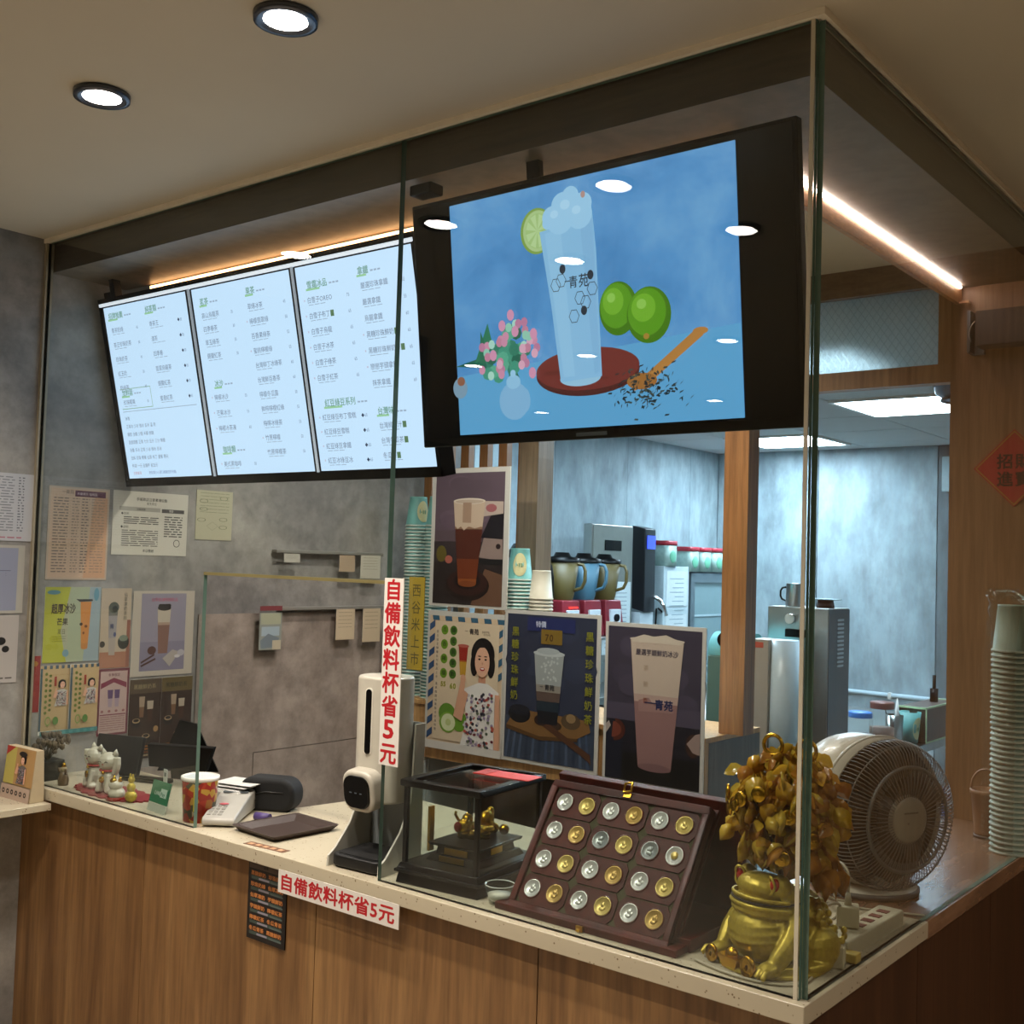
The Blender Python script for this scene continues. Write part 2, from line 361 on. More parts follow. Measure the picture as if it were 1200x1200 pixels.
lit = {(-1.47, 3.5), (-2.67, 4.7), (-2.67, 2.3), (-1.47, 2.3)}  # panels in the row nearest the partition are fill added to brighten the kitchen
tme = {}
for xa, xb in zip(xs, xs[1:]):
    for ya, yb in zip(yy, yy[1:]):
        if (xa, ya) in lit: continue
        k = (round(xb-xa, 3), round(yb-ya, 3))
        if k not in tme:
            tme[k] = MB().box((.005, .005, 0), (k[0]-.005, k[1]-.005, .012)).mesh('ceiling_tile'); tme[k].materials.append(tilem)
        obj('ceiling_tile', tme[k], tilem, kc, loc=(xa, ya, 2.42))
panel_em = emitmat('panel_light', 'd2ebff', PANEL_E)
for n_, (xa, ya) in enumerate(sorted(lit)):
    lb = ['square fill light added nearest the partition', 'square ceiling light panel left of the booth corner, the farther one', 'square ceiling light panel seen right of the glass corner'][n_] if 0 else {(-1.47, 3.5): 'large lit ceiling panel seen right of the glass corner', (-2.67, 4.7): 'lit ceiling panel seen left of the glass corner under the screen', (-2.67, 2.3): 'unseen fill light added above the boiler, hidden by the menu boards', (-1.47, 2.3): 'fill light added in the ceiling just behind the patterned transom glass'}[(xa, ya)]
    t = thing('ceiling_panel_light', lb, 'ceiling light', (xa + .3, ya + .3, 2.40), group='kitchen ceiling panels')
    obj('diffuser', MB().box((-.275, -.275, .012), (.275, .275, .018)), panel_em, t)
    obj('frame', MB().box((-.298, -.298, .008), (.298, -.275, .03)).box((-.298, .275, .008), (.298, .298, .03)).box((-.298, -.275, .008), (-.275, .275, .03)).box((.275, -.275, .008), (.298, .275, .03)), M['white'], t)
t = thing('exhaust_vent', 'round grey exhaust vent in the kitchen ceiling beside the wooden wall', 'vent', (-.72, 3.32, 2.35))
obj('housing', MB().lathe([(.02, .0), (.13, .0), (.17, .03), (.18, .068)], n=28), M['dsteel'], t); obj('rim', MB().lathe([(.13, -.004), (.15, -.004), (.15, .004), (.13, .004)], n=28), M['black'], t)

# posts, slats and transom of the partition
pt = thing('wooden_post', 'orange brown square post right of the big screen, standing on the cabinet', 'post', (-.905, 1.54, 1.09))
obj('shaft', MB().box((-.045, -.035, 0), (.038, .035, 1.039)), M['post'], pt)
pt = thing('wooden_post', 'grey brown square post left of the kitchen opening behind the cup stacks', 'post', (-1.735, 1.56, 1.09))
obj('shaft', MB().box((-.04, -.045, 0), (.045, .045, 1.038)), wood('post_grey', '6b5a48', '7a6853', '87745e', (14, 14, .7)), pt)
sl = thing('slat_screen', 'screen of upright wooden slats behind the cup stacks', 'screen', (-2.05, 1.6, 1.09))
sm_ = MB().box((-.02, -.015, 0), (.02, .015, 1.31)).mesh('slat')
for i in range(6): obj('slat', sm_, M['post'], sl, loc=(-.235 + i * .0935, 0, 0))
obj('rail', MB().box((-.26, -.012, -.0), (.26, .012, .03)), M['post'], sl)
tf = thing('transom_window', 'wooden framed transom with diamond patterned glass above the kitchen opening', 'window', (-.56, 1.52, 2.13))
wm = M['wallwood']
obj('bottom_rail', MB().box((-1.12, -.015, 0), (.298, .03, .052)), wm, tf)
obj('stile', MB().box((.262, -.015, .052), (.298, .03, .27)), wm, tf)
obj('stile', MB().box((-.37, -.015, .052), (-.33, .03, .27)), wm, tf); obj('stile', MB().box((-1.12, -.015, .052), (-1.08, .03, .27)), wm, tf)
def diamond():
    mt, nt, b = newmat('diamond_glass'); v = coords(nt)
    def wv(ang):
        mp = nt.nodes.new('ShaderNodeMapping'); mp.inputs['Rotation'].default_value = (0, ang, 0); nt.links.new(v, mp.inputs[0])
        wa = nt.nodes.new('ShaderNodeTexWave'); wa.inputs['Scale'].default_value = 17; wa.wave_profile = 'TRI'; nt.links.new(mp.outputs[0], wa.inputs['Vector']); return wa.outputs['Fac']
    mx = nt.nodes.new('ShaderNodeMath'); mx.operation = 'MAXIMUM'; nt.links.new(wv(.62), mx.inputs[0]); nt.links.new(wv(-.62), mx.inputs[1])
    col = ramp(nt, mx.outputs[0], [(.86, 'dfe9e8'), (.98, '8fa5a5')]); nt.links.new(col, b.inputs['Base Color'])
    b.inputs['Roughness'].default_value = .12; bump(nt, b, mx.outputs[0], .8, .004)
    tl = nt.nodes.new('ShaderNodeBsdfTranslucent'); nt.links.new(col, tl.inputs[0]); tr = nt.nodes.new('ShaderNodeBsdfTransparent')
    m1 = nt.nodes.new('ShaderNodeMixShader'); m1.inputs[0].default_value = .6; rf = nt.nodes.new('ShaderNodeBsdfRefraction'); rf.inputs['Roughness'].default_value = .42; rf.inputs['IOR'].default_value = 1.12; rf.inputs[0].default_value = (.9, .97, .97, 1); nt.links.new(tl.outputs[0], m1.inputs[1]); nt.links.new(rf.outputs[0], m1.inputs[2])
    m2 = nt.nodes.new('ShaderNodeMixShader'); m2.inputs[0].default_value = .22; nt.links.new(m1.outputs[0], m2.inputs[1]); nt.links.new(b.outputs[0], m2.inputs[2])
    nt.links.new(m2.outputs[0], nt.nodes['Material Output'].inputs[0]); return mt
dg_ = diamond()
for a, b in ((-.33, .262), (-1.08, -.37)): obj('patterned_pane', MB().box((a, .005, .052), (b, .011, .27)), dg_, tf)
obj('jamb', MB().box((.298, -.018, -.0), (.3, .0, .27)), M['dsteel'], tf)

# ------------------------------------------------------------------ lights
down_em = emitmat('downlight_lens', 'fff3ea', DOWN_E)
def downlight(x, y, label, first=[None]):
    ld = bpy.data.lights.new('downlight_lamp', 'SPOT'); ld.energy = SPOT_W; ld.color = (1, .90, .78); ld.spot_size = R_(125); ld.spot_blend = .8; ld.shadow_soft_size = .035
    lo = bpy.data.objects.new('downlight_lamp', ld); C.objects.link(lo); lo.location = (x, y, 2.463)
    if first[0] is None:
        t = thing('recessed_downlight', label, 'ceiling light', (x, y, 2.470), group='recessed downlights in the shop ceiling')
        obj('bezel', MB().lathe([(.036, -.001), (.044, -.004), (.052, -.004), (.053, .007), (.036, .007)], n=32), P('5a5e68', .25, .8, 'bezel_metal'), t)
        obj('lens', MB().lathe([(.0001, .0), (.037, .0)], n=28), down_em, t); first[0] = t; return t
    return dup(first[0], (x, y, 2.470), label=label)
for x, y, lb in ((-.705, -.483, 'round recessed downlight nearer the big screen, second from the left wall'), (-1.244, -.485, 'round recessed downlight nearest the left wall in view'),
                 (-1.80, -.474, 'round recessed downlight in the corner by the left wall'), (-1.165, -.95, 'round recessed downlight of the second row by the left'), (-.62, -.95, 'round recessed downlight of the second row near the camera'),
                 (-1.32, -2.2, 'round recessed downlight of the third row nearest the right'), (-1.968, -2.19, 'round recessed downlight third row middle'), (-2.553, -2.14, 'round recessed downlight third row left'),
                 (-2.11, -3.56, 'round recessed downlight of the fourth row'), (-3.22, -3.53, 'round recessed downlight of the fourth row far left'), (.6, -2.6, 'round recessed downlight behind the camera right'), (2.2, -1.2, 'round recessed downlight right of the booth'), (1.35, .35, 'unseen downlight added to brighten the wooden wall'), (1.2, -.9, 'round recessed downlight beside the camera'), (1.6, -4.2, 'round recessed downlight far behind the camera')):  # the one by the wooden wall is added to brighten that wall
    downlight(x, y, lb)
for x_, y_ in ((-1.75, .75), (-1.25, 1.1), (-.85, .9)):  # hidden lamps and lenses added to brighten the booth interior
    ld = bpy.data.lights.new('booth_fill_lamp', 'SPOT'); ld.energy = BOOTH_W; ld.color = (1, .93, .84); ld.spot_size = R_(150); ld.spot_blend = .9; ld.shadow_soft_size = .04
    lo = bpy.data.objects.new('booth_fill_lamp', ld); C.objects.link(lo); lo.location = (x_, y_, 2.462)
    dup(bpy.data.objects['recessed_downlight'], (x_, y_, 2.470), label={-1.75: 'unseen fill downlight added in the booth above the till', -1.25: 'unseen fill downlight added in the booth above the posters', -.85: 'unseen fill downlight added in the booth behind the big screen'}[x_])
led_em = emitmat('led_strip', 'ffe9df', LED_E); led_em2 = emitmat('led_strip_warm', 'ffc083', LED_E * .28)
t = thing('led_strip_light', 'bright pinkish light strip on a wooden ledge along the side glass', 'light strip', (-.238, .86, 2.35))
obj('ledge', MB().box((-.006, -.60, -.012), (.006, .632, .033)).box((-.006, .612, -.012), (.030, .632, -.006)), M['ledwood'], t)
obj('diode_strip', MB().box((.0065, -.598, .0285), (.0115, .612, .033)), led_em, t)
t = thing('led_strip_light', 'warm orange light strip on a ledge above the menu boards', 'light strip', (-1.45, .262, 2.35))
obj('ledge', MB().box((-.74, -.006, 0), (1.18, .006, .033)), M['ledwood'], t)
obj('diode_strip', MB().box((-.735, -.014, .022), (1.178, -.008, .031)), led_em2, t)
# ------------------------------------------------------------------ menu boards (three panels in one run) and the big screen
ml = thing('menu_board', 'run of three lit white menu panels listing drinks and prices', 'menu board', (-2.295, .274, 1.79), rx=math.atan(.124 / .544))
HM = .556; WM = 1.281
obj('housing', MB().box((0, .004, 0), (WM, .045, HM)).box((0, -.004, 0), (WM, .004, .020)).box((0, -.004, HM - .012), (WM, .004, HM)).box((0, -.004, 0), (.006, .004, HM)).box((WM - .006, -.004, 0), (WM, .004, HM)), M['black'], ml)
obj('top_light_bar', MB().box((.004, -.0055, HM - .022), (WM - .004, .002, HM - .013)), P('eaf2ff', .4, emit=.9, name='menu_edge_light'), ml, .001)
menu_bg = emitmat('menu_white', 'c9e4ff', 1.15)
def menu(draw, x0, x1):
    obj('panel', MB().box((x0, -.003, .024), (x1, .003, HM - .026)), menu_bg, ml); obj('panel_frame', MB().box((x0-.005, -.0045, .020), (x0, .001, HM-.024)).box((x1, -.0045, .020), (x1+.005, .001, HM-.024)).box((x0, -.0045, .020), (x1, .001, .0245)).box((x0, -.0045, HM-.0265), (x1, .001, HM-.0235)), M['black'], ml); d = Print(1, 1); draw(d); o = d.build('menu_lettering', MENU_INK, ml, .0034); o.location = (x0, 0, .024); o['kind'] = 'stuff'; return o
G = '6f9f8c'; D = '6b7793'; LG = 'a3b6cf'; RD = 'c07f92'
def item(p, x, z, st, price='', sub=.055, star=False, dot=False, box=False):
    h = .0162
    if star: p.text(x - .012, z, h * .8, '*', RD)
    p.text(x, z, h, st, D, 0, .95)
    for k in range(3): p.flat(x + .004 + k * sub / 2.6, z - .0065, x + .004 + k * sub / 2.6 + sub * .33, z - .0048, LG)
    if box: p.flat(x + .0162 * .93 * len(st) + .002, z - .002, x + .0162 * .93 * len(st) + .014, z + .013, '5f7f5d')
    return p
def price(p, x, z, st, dot=False):
    if dot: p.text(x - .012, z, .011, '◆', '33405a')
    p.text(x, z, .0115, st, '66779a', 0, .8)
def head(p, x, z, st, en):
    p.flat(x - .004, z - .006, x + .0165 * len(st) * .5 + .012, z - .001, '9fd3a4'); p.text(x, z, .0205, st, G, .012, .9)
    for k in range(3): p.flat(x + .0205 * len(st) * .9 + .006 + k * .012, z + .002, x + .0205 * len(st) * .9 + .015 + k * .012, z + .006, LG)
def menu1(p):
    W = .40; H = .506
    head(p, .02, H - .035, '招牌推薦', ''); head(p, .205, H - .035, '純茶類', '')
    for i, (a, pr_) in enumerate((('青茶奶綠', '45'), ('茶王珍珠奶茶', '50'), ('珍珠奶茶', '45'), ('紅玉奶', '50'), ('奶綠茶', '45'))):
        z = H - .075 - i * .042; item(p, .025, z, a); price(p, .15, z, pr_)
    for i, (a, pr_) in enumerate((('青茶王', '30'), ('清茶', '30'), ('四季春', '30'), ('翡翠烏龍茶', '35'), ('錫蘭紅茶', '30'), ('蜜香紅茶', '35'))):
        z = H - .075 - i * .042; item(p, .215, z, a); price(p, .36, z, pr_, True)
    z = H - .30
    for a, b, c_, d_ in ((.02, z, .175, z + .002), (.02, z + .058, .175, z + .060), (.173, z, .175, z + .06)): p.flat(a, b, c_, d_, '8fb59a')
    head(p, .03, z + .04, '加料區', ''); item(p, .03, z + .014, '珍珠椰果'); price(p, .15, z + .014, '10')
    p.flat(.02, z - .008, .38, z - .006, LG)
    for i, st in enumerate(('冰塊', '正常冰 少冰 微冰 去冰 溫 熱', '糖度 全糖 少糖 半糖 微糖', '甜度調整 正常 七分 五分 三分 無糖', '冰量 多冰 正常 少冰 微冰 去冰', '加料 珍珠 椰果 仙草 布丁 蘆薈 寒天', '杯袋 一元 自備杯 省五元')):
        p.text(.025 , z - .032 - i * .0235, .0125, st, D, 0, .95)
    p.text(.025, .012, .0105, '注意事項', RD); p.text(.105, .012, .0105, '熱飲請小心燙口謝謝您的光臨', '6a80b5')
def menu2(p):
    H = .506; head(p, .03, H - .045, '茗茶', ''); head(p, .225, H - .04, '果茶', '')
    for i, (a, b) in enumerate((('高山烏龍茶', '35'), ('四季春茶', '30'), ('翠玉綠茶', '35'), ('錫蘭紅茶', '30'))): item(p, .03, H - .08 - i * .036, a); price(p, .155, H - .08 - i * .036, b)
    head(p, .045, H - .265, '冰沙', '')
    for i, (a, b) in enumerate((('檸檬冰沙', '55'), ('芒果冰沙', '55'), ('檸檬冰茶凍', '60'))): item(p, .035, H - .30 - i * .042, a, star=True); price(p, .165, H - .30 - i * .042, b)
    head(p, .04, .062, '咖啡類', ''); item(p, .035, .024, '美式黑咖啡', star=True); price(p, .165, .024, '50')
    for i, (a, b) in enumerate((('翠綠冰茶', '45'), ('檸檬翡翠綠', '50'), ('百香果綠茶', '55'), ('蜜桃檸檬綠', '55'), ('台灣柳丁冰綠茶', '60'), ('台灣鮮百香茶', '60'), ('檸檬冬瓜露', '50'), ('鮮榨檸檬紅綠', '55'), ('梅檸冰綠茶', '55'), ('竹蔗檸檬', '50'), ('竹蔗檸檬茶', '50'))):
        item(p, .225, H - .078 - i * .0378, a, star=i in (1, 3, 9)); price(p, .365, H - .078 - i * .0378, b)
def menu3(p):
    H = .506; head(p, .035, H - .055, '雪霜冰品', ''); head(p, .215, H - .045, '拿鐵', '')
    for i, (a, b, x) in enumerate((('白雪子OREO', '75', 0), ('白雪子布丁', '65', 1), ('白雪子烏龍', '65', 0), ('白雪子冰茶', '65', 0), ('白雪子綠茶', '65', 0), ('白雪子紅茶', '65', 0))):
        item(p, .03, H - .09 - i * .038, a, star=True, box=x); price(p, .17, H - .09 - i * .038, b)
    head(p, .045, H - .345, '紅豆綠豆系列', '')
    for i, a in enumerate(('紅豆綠豆布丁雪糕', '紅豆綠豆雪糕', '紅豆綠豆拿鐵', '紅豆冰綠豆冰')): item(p, .03, H - .378 - i * .036, a, star=True); price(p, .18, H - .378 - i * .036, '65', True)
    for i, (a, b, x) in enumerate((('嚴選珍珠拿鐵', '55', 0), ('嚴選拿鐵', '55', 0), ('烏龍拿鐵', '60', 0), ('黑糖珍珠鮮奶', '65', 1), ('黑糖珍珠鮮奶茶', '65', 1), ('戀戀芋頭拿鐵', '65', 0), ('抹茶拿鐵', '60', 0))):
        item(p, .22, H - .078 - i * .038, a, star=i in (3, 4, 5), box=x); price(p, .355, H - .078 - i * .038, b)
    head(p, .225, H - .375, '台灣味', '')
    for i, a in enumerate(('台灣柳丁汁', '台灣冬瓜茶', '冬瓜茶')): item(p, .225, H - .408 - i * .036, a, box=True)
menu(menu1, .022, .424); menu(menu2, .450, .852); menu(menu3, .874, 1.270)
for x in (.012, .437, .863): obj('divider', MB().box((x - .0045, -.005, .022), (x + .0045, .002, HM - .02)), P('c8d6ea', .4, emit=.35, name='divider'), ml) if x > .1 else None
for x in (.06,):
    obj('bracket', MB().box((x - .012, .01, HM - .02), (x + .012, .035, HM + .10)), M['black'], ml, .002)
obj('wall_arm', MB().box((.0, .02, HM - .03), (.05, .04, HM + .02)), M['black'], ml)

tv = thing('menu_screen', 'large wide black framed screen showing a frosted lime drink on blue', 'screen', (-.918, .104, 1.836), rx=math.atan(.062 / .505))
WT = .864; HT = .508
obj('bezel', MB().box((0, .0, 0), (WT, .022, HT)).box((.14, .022, .06), (.72, .05, .44)), M['black'], tv, .003)
blk = P('050608', .2, name='screen_black', var=0); blk.node_tree.nodes['Principled BSDF'].inputs['Specular IOR Level'].default_value = .15
obj('black_border', MB().box((.008, -.0015, .018), (WT - .008, .001, HT - .008)), blk, tv)
def blue():
    mt, nt, b = newmat('screen_blue'); v = coords(nt); c_ = ramp(nt, noise(nt, v, 5, 6, .62, .4), [(.28, '3d7cb6'), (.5, '5592ca'), (.74, '74aad6')])
    g = nt.nodes.new('ShaderNodeSeparateXYZ'); nt.links.new(v, g.inputs[0])
    b.inputs['Base Color'].default_value = (.01, .01, .012, 1); b.inputs['Roughness'].default_value = .2; nt.links.new(c_, b.inputs['Emission Color']); b.inputs['Emission Strength'].default_value = 1.0; return mt
obj('picture', MB().box((.108, -.003, .022), (.754, -.001, .49)), blue(), tv)
p = Print(.646, .468); p.d = 0
T2 = 'ffffff'
p.poly([(0, 0), (1, 0), (1, .345), (0, .255)], '5aa0cf')
p.ell(.01, .205, .03, .045, '7a97ad'); p.ell(.015, .235, .016, .02, '8b5a44')
# lime slice and cup
p.ell(.342, .818, .062, .094, '7f9f4a', 28); p.ell(.344, .818, .054, .084, 'a9c489', 28); p.ell(.344, .818, .045, .072, '9fbf7a', 28)
for k in range(8): p.poly([(.344, .818), (.344 + .043*cos(k*pi/4+.1), .818 + .069*sin(k*pi/4+.1)), (.344 + .043*cos(k*pi/4+.6), .818 + .069*sin(k*pi/4+.6))], 'b4cf95')
p.ell(.50, .22, .183, .093, '4a1d1b', 36); p.ell(.50, .235, .183, .085, '6f2c28', 36)
for k in range(5): p.ell(.50 + random.uniform(-.12, .12), .235 + random.uniform(-.05, .05), .05, .006, '622521', 10)
p.ell(.478, .20, .073, .032, '94c0dd', 24)
p.poly([(.353, .81), (.545, .84), (.552, .70), (.555, .20), (.408, .19), (.385, .5)], '86b9df')
p.poly([(.372, .80), (.43, .81), (.46, .21), (.42, .21)], '8fc0e3'); p.poly([(.50, .82), (.545, .83), (.55, .22), (.53, .21)], '80b2da')
for x, z, r in ((.40, .86, .035), (.44, .90, .04), (.47, .93, .03), (.51, .89, .035), (.43, .85, .05), (.50, .85, .045), (.385, .84, .02)): p.ell(x, z, r, r * 1.3, '98c7e8', 16)
for x, z, r in ((.45, .90, .018), (.41, .87, .015), (.49, .87, .016)): p.ell(x, z, r, r * 1.1, 'a9d2ee', 12)
p.ell(.515, .925, .008, .014, 'b08c86', 10)
for x, z, f in ((.405, .585, 1), (.425, .60, 0), (.432, .645, 1), (.53, .605, 1), (.49, .52, 0), (.467, .45, 0), (.51, .50, 0), (.503, .468, 1), (.535, .55, 0)):
    if f and (x, z) != (.405, .585): p.ell(x, z, .011, .019, '26303c', 14)
    else: p.ring(x, z, .019, .030, .0022, '2f3c4a', 6)
p.text(.437, .575, .022, '一', '2b3644'); p.text(.452, .568, .024, '青', '222c38', .012, .9); p.text(.488, .566, .027, '苑', '222c38', .012, .85)
# flowers and small jug
for k in range(30): p.ell(.12 + .13*random.random() + .06*random.random(), .30 + random.uniform(-.09, .13), .022, .028, random.choice(['2f7a64', '3f927a', '216350', '55a58a']), 8)
p.poly([(.0, .30), (.12, .33), (.13, .28)], '1f5d50'); p.poly([(.08, .30), (.14, .47), (.16, .36)], '2a7658'); p.poly([(.10, .27), (.11, .44), (.14, .33)], '236a50')
for k in range(34): x = .11 + .22*random.random(); z = .24 + .22*random.random(); p.ell(x, z, .013, .02, random.choice(['c98aa6', 'd7a3ba', '8ec5b0', 'b87a9a', 'a6d2c4', 'c07f98']), 9)
for x, z in ((.235, .49), (.20, .45), (.32, .40), (.25, .42), (.16, .33), (.31, .24)): p.ell(x, z, .014, .024, 'cf8fae', 10)
p.ell(.235, .13, .058, .08, '7fb0d6', 22); p.ell(.235, .21, .028, .03, '8fbfe0', 16); p.ell(.235, .245, .011, .016, '97c5e4', 10); p.ring(.278, .13, .02, .05, .005, '7fb0d6', 14)
# limes
for x, z, rx, rz in ((.625, .455, .064, .105), (.725, .415, .072, .108)):
    p.ell(x, z, rx, rz, '3f7410', 30); p.ell(x - .006, z + .012, rx*.86, rz*.84, '56941a', 26); p.ell(x - .016, z + .03, rx*.55, rz*.5, '6fab2c', 22); p.ell(x - .022, z + .045, rx*.22, rz*.18, '8cc152', 14)
p.ell(.715, .335, .010, .012, 'a07d33', 10)
# spoon and tea leaves
p.poly([(.66, .15), (.72, .20), (.86, .33), (.90, .345), (.893, .315), (.80, .23), (.72, .155), (.67, .13)], 'b07a3c'); p.ell(.885, .332, .024, .014, 'b07a3c', 12); p.ell(.695, .165, .05, .032, '9a6630', 18)
for k in range(170):
    x = random.gauss(.70, .06); z = .11 + random.gauss(0, .028) + (.05 if k % 3 == 0 else 0); a = random.random()*pi; l = .013
    p.step = .000012; p.poly([(x, z), (x + l*cos(a), z + l*sin(a)), (x + l*cos(a) + .004, z + l*sin(a) + .006), (x + .003, z + .007)], random.choice(['1c2a2e', '2b3b3c', '3a4743', '16242a']))
p.step = .00006
po = p.build('picture_print', SCREEN_INK, tv, .0032); po.location = (.108, 0, .022)
for x in (.30,): obj('bracket', MB().box((x - .015, .03, HT - .05), (x + .015, .045, HT + .10)), M['black'], tv)
obj('brand_strip', MB().box((.40, -.0022, .006), (.47, -.0012, .013)), P('555a5e', .3, .5, 'label_silver'), tv)
t = thing('camera_box', 'small black box clipped on the left top corner of the big screen', 'device', (-.90, .035, 2.352))
obj('body', MB().box((0, -.02, 0), (.06, .02, .022)), M['black'], t, .003)

# ------------------------------------------------------------------ posters standing on the cabinet front
def cupdraw(p, cx, z0, z1, w0, w1, layers):
    """tapered cup; layers: list of (fraction, colour) from the bottom"""
    f0 = 0
    for f, col in layers:
        a = w0 + (w1 - w0) * f0; b = w0 + (w1 - w0) * f; za = z0 + (z1 - z0) * f0; zb = z0 + (z1 - z0) * f
        p.poly([(cx - a, za), (cx + a, za), (cx + b, zb), (cx - b, zb)], col); f0 = f
YP = 1.372
frame_m = P('8a8d8e', .35, .4, 'poster_frame')
def poster(name_label, x0, z0, x1, z1, draw, m_=.012, edge='c9c6c0'):
    t = sheet('poster', name_label, 'poster', (x0, YP, z0), x1 - x0, z1 - z0, lambda p: (p.rect(0, 0, 1, 1, edge), draw(p)), th=.004, group=None); return t
def pA(p):
    p.rect(.05, .02, .94, .965, '57474f'); p.rect(.05, .55, .94, .965, '5d4d59')
    for k in range(12): p.ell(.2 + .6*random.random(), .6 + .3*random.random(), .15, .05, random.choice(['614f5d', '594a55', '665462']), 14)
    p.rect(.05, .02, .94, .32, '251c1d'); p.rect(.05, .32, .94, .47, '33292c'); p.poly([(.55, .02), (.94, .02), (.94, .24), (.72, .28)], '654736')
    p.ell(.15, .38, .07, .06, '5e5320', 12); p.ell(.25, .34, .05, .03, 'a35a4c', 10)
    p.poly([(.64, .36), (.94, .34), (.93, .49), (.70, .51)], '8d7a74'); p.poly([(.66, .50), (.93, .49), (.94, .68), (.78, .66)], '16131c')
    p.poly([(.64, .76), (.93, .755), (.93, .67), (.68, .65)], 'b5a49a'); p.ell(.78, .71, .07, .03, '9c5d62', 10)
    p.ell(.88, .44, .03, .02, '2a1d1e', 8); p.rect(.62, .31, .94, .35, '101014')
    p.ell(.5, .16, .28, .11, '1a0b09', 30); p.ell(.5, .18, .26, .095, '2e1310', 30); p.ell(.5, .19, .17, .06, '140807', 24)
    cupdraw(p, .50, .17, .76, .115, .205, [(.06, '8a4a1e'), (.3, '6b2f14'), (.66, '4d2015'), (.69, '8a6a55'), (1, 'c2ac98')])
    p.ell(.50, .17, .115, .022, '7a3d18', 18); p.ell(.50, .76, .205, .022, 'd9cdbf', 24); p.ell(.50, .757, .185, .015, 'b8a797', 20); p.rect(.42, .60, .53, .75, 'a08470')
    p.poly([(.33, .58), (.36, .56), (.40, .58), (.44, .55), (.5, .58), (.58, .565), (.64, .575), (.66, .60), (.32, .61)], 'c2ac98')
poster('dark framed poster of layered brown tea, topmost of the posters', -2.062, 1.432, -1.700, 1.928, pA)
def lady(p, cx, cz, k, dress='e8e4e0'):
    s = k; sk = 'd9a486'
    p.ell(cx, cz + .03*s, .105*s, .085*s, '120d10', 22); p.ell(cx - .075*s, cz - .02*s, .035*s, .06*s, '120d10', 14); p.ell(cx + .075*s, cz - .02*s, .035*s, .06*s, '120d10', 14)
    p.poly([(cx - .035*s, cz - .13*s), (cx + .03*s, cz - .13*s), (cx + .028*s, cz - .05*s), (cx - .03*s, cz - .05*s)], 'c99074')
    p.poly([(cx - .17*s, cz - .15*s), (cx - .03*s, cz - .11*s), (cx + .05*s, cz - .11*s), (cx + .15*s, cz - .15*s), (cx + .13*s, cz - .30*s), (cx + .15*s, cz - .50*s), (cx - .20*s, cz - .50*s), (cx - .13*s, cz - .30*s)], dress)
    for i in range(170): p.step = .000012; p.ell(cx - .02*s + random.uniform(-.13, .13)*s, cz - .31*s + random.uniform(-.18, .15)*s, .013*s, .008*s, random.choice(['3d4a63', '7e3f4d', '5f6a58', 'c9c2c9', '34333f', '9a8aa8', 'b8584a']), 7)
    p.step = .00006
    p.poly([(cx - .17*s, cz - .15*s), (cx - .12*s, cz - .17*s), (cx - .17*s, cz - .31*s), (cx - .25*s, cz - .29*s)], sk)
    p.poly([(cx - .25*s, cz - .29*s), (cx - .18*s, cz - .31*s), (cx - .15*s, cz - .12*s), (cx - .19*s, cz - .11*s)], sk); p.poly([(cx + .12*s, cz - .16*s), (cx + .16*s, cz - .16*s), (cx + .17*s, cz - .48*s), (cx + .12*s, cz - .48*s)], sk)
    p.ell(cx - .17*s, cz - .10*s, .025*s, .025*s, sk, 10)
    p.ell(cx, cz - .005*s, .066*s, .075*s, 'e3b195', 22); p.poly([(cx - .07*s, cz + .03*s), (cx - .03*s, cz + .065*s), (cx + .05*s, cz + .07*s), (cx + .075*s, cz + .03*s), (cx + .07*s, cz + .1*s), (cx - .06*s, cz + .1*s)], '120d10')
    for q in (-.026, .03): p.ell(cx + q*s, cz + .008*s, .011*s, .005*s, '2a1a18', 8); p.ell(cx + q*s, cz + .023*s, .016*s, .003*s, '2a1a18', 8)
    p.ell(cx + .003*s, cz - .012*s, .006*s, .006*s, 'cf9478', 8); p.ell(cx + .003*s, cz - .04*s, .022*s, .009*s, 'b0303a', 10); p.ell(cx + .003*s, cz - .038*s, .016*s, .004*s, 'efe6e2', 8)
def limes(p, x, z, s):
    p.ell(x + .04*s, z + .05*s, .09*s, .06*s, '5f8c2a', 18); p.ell(x + .17*s, z + .015*s, .08*s, .06*s, '6a9a2e', 18); p.ell(x + .05*s, z, .09*s, .06*s, '7ca53c', 18); p.ell(x + .055*s, z, .075*s, .05*s, 'd8e0b4', 18); p.ell(x + .055*s, z, .03*s, .02*s, 'c2d08c', 12)
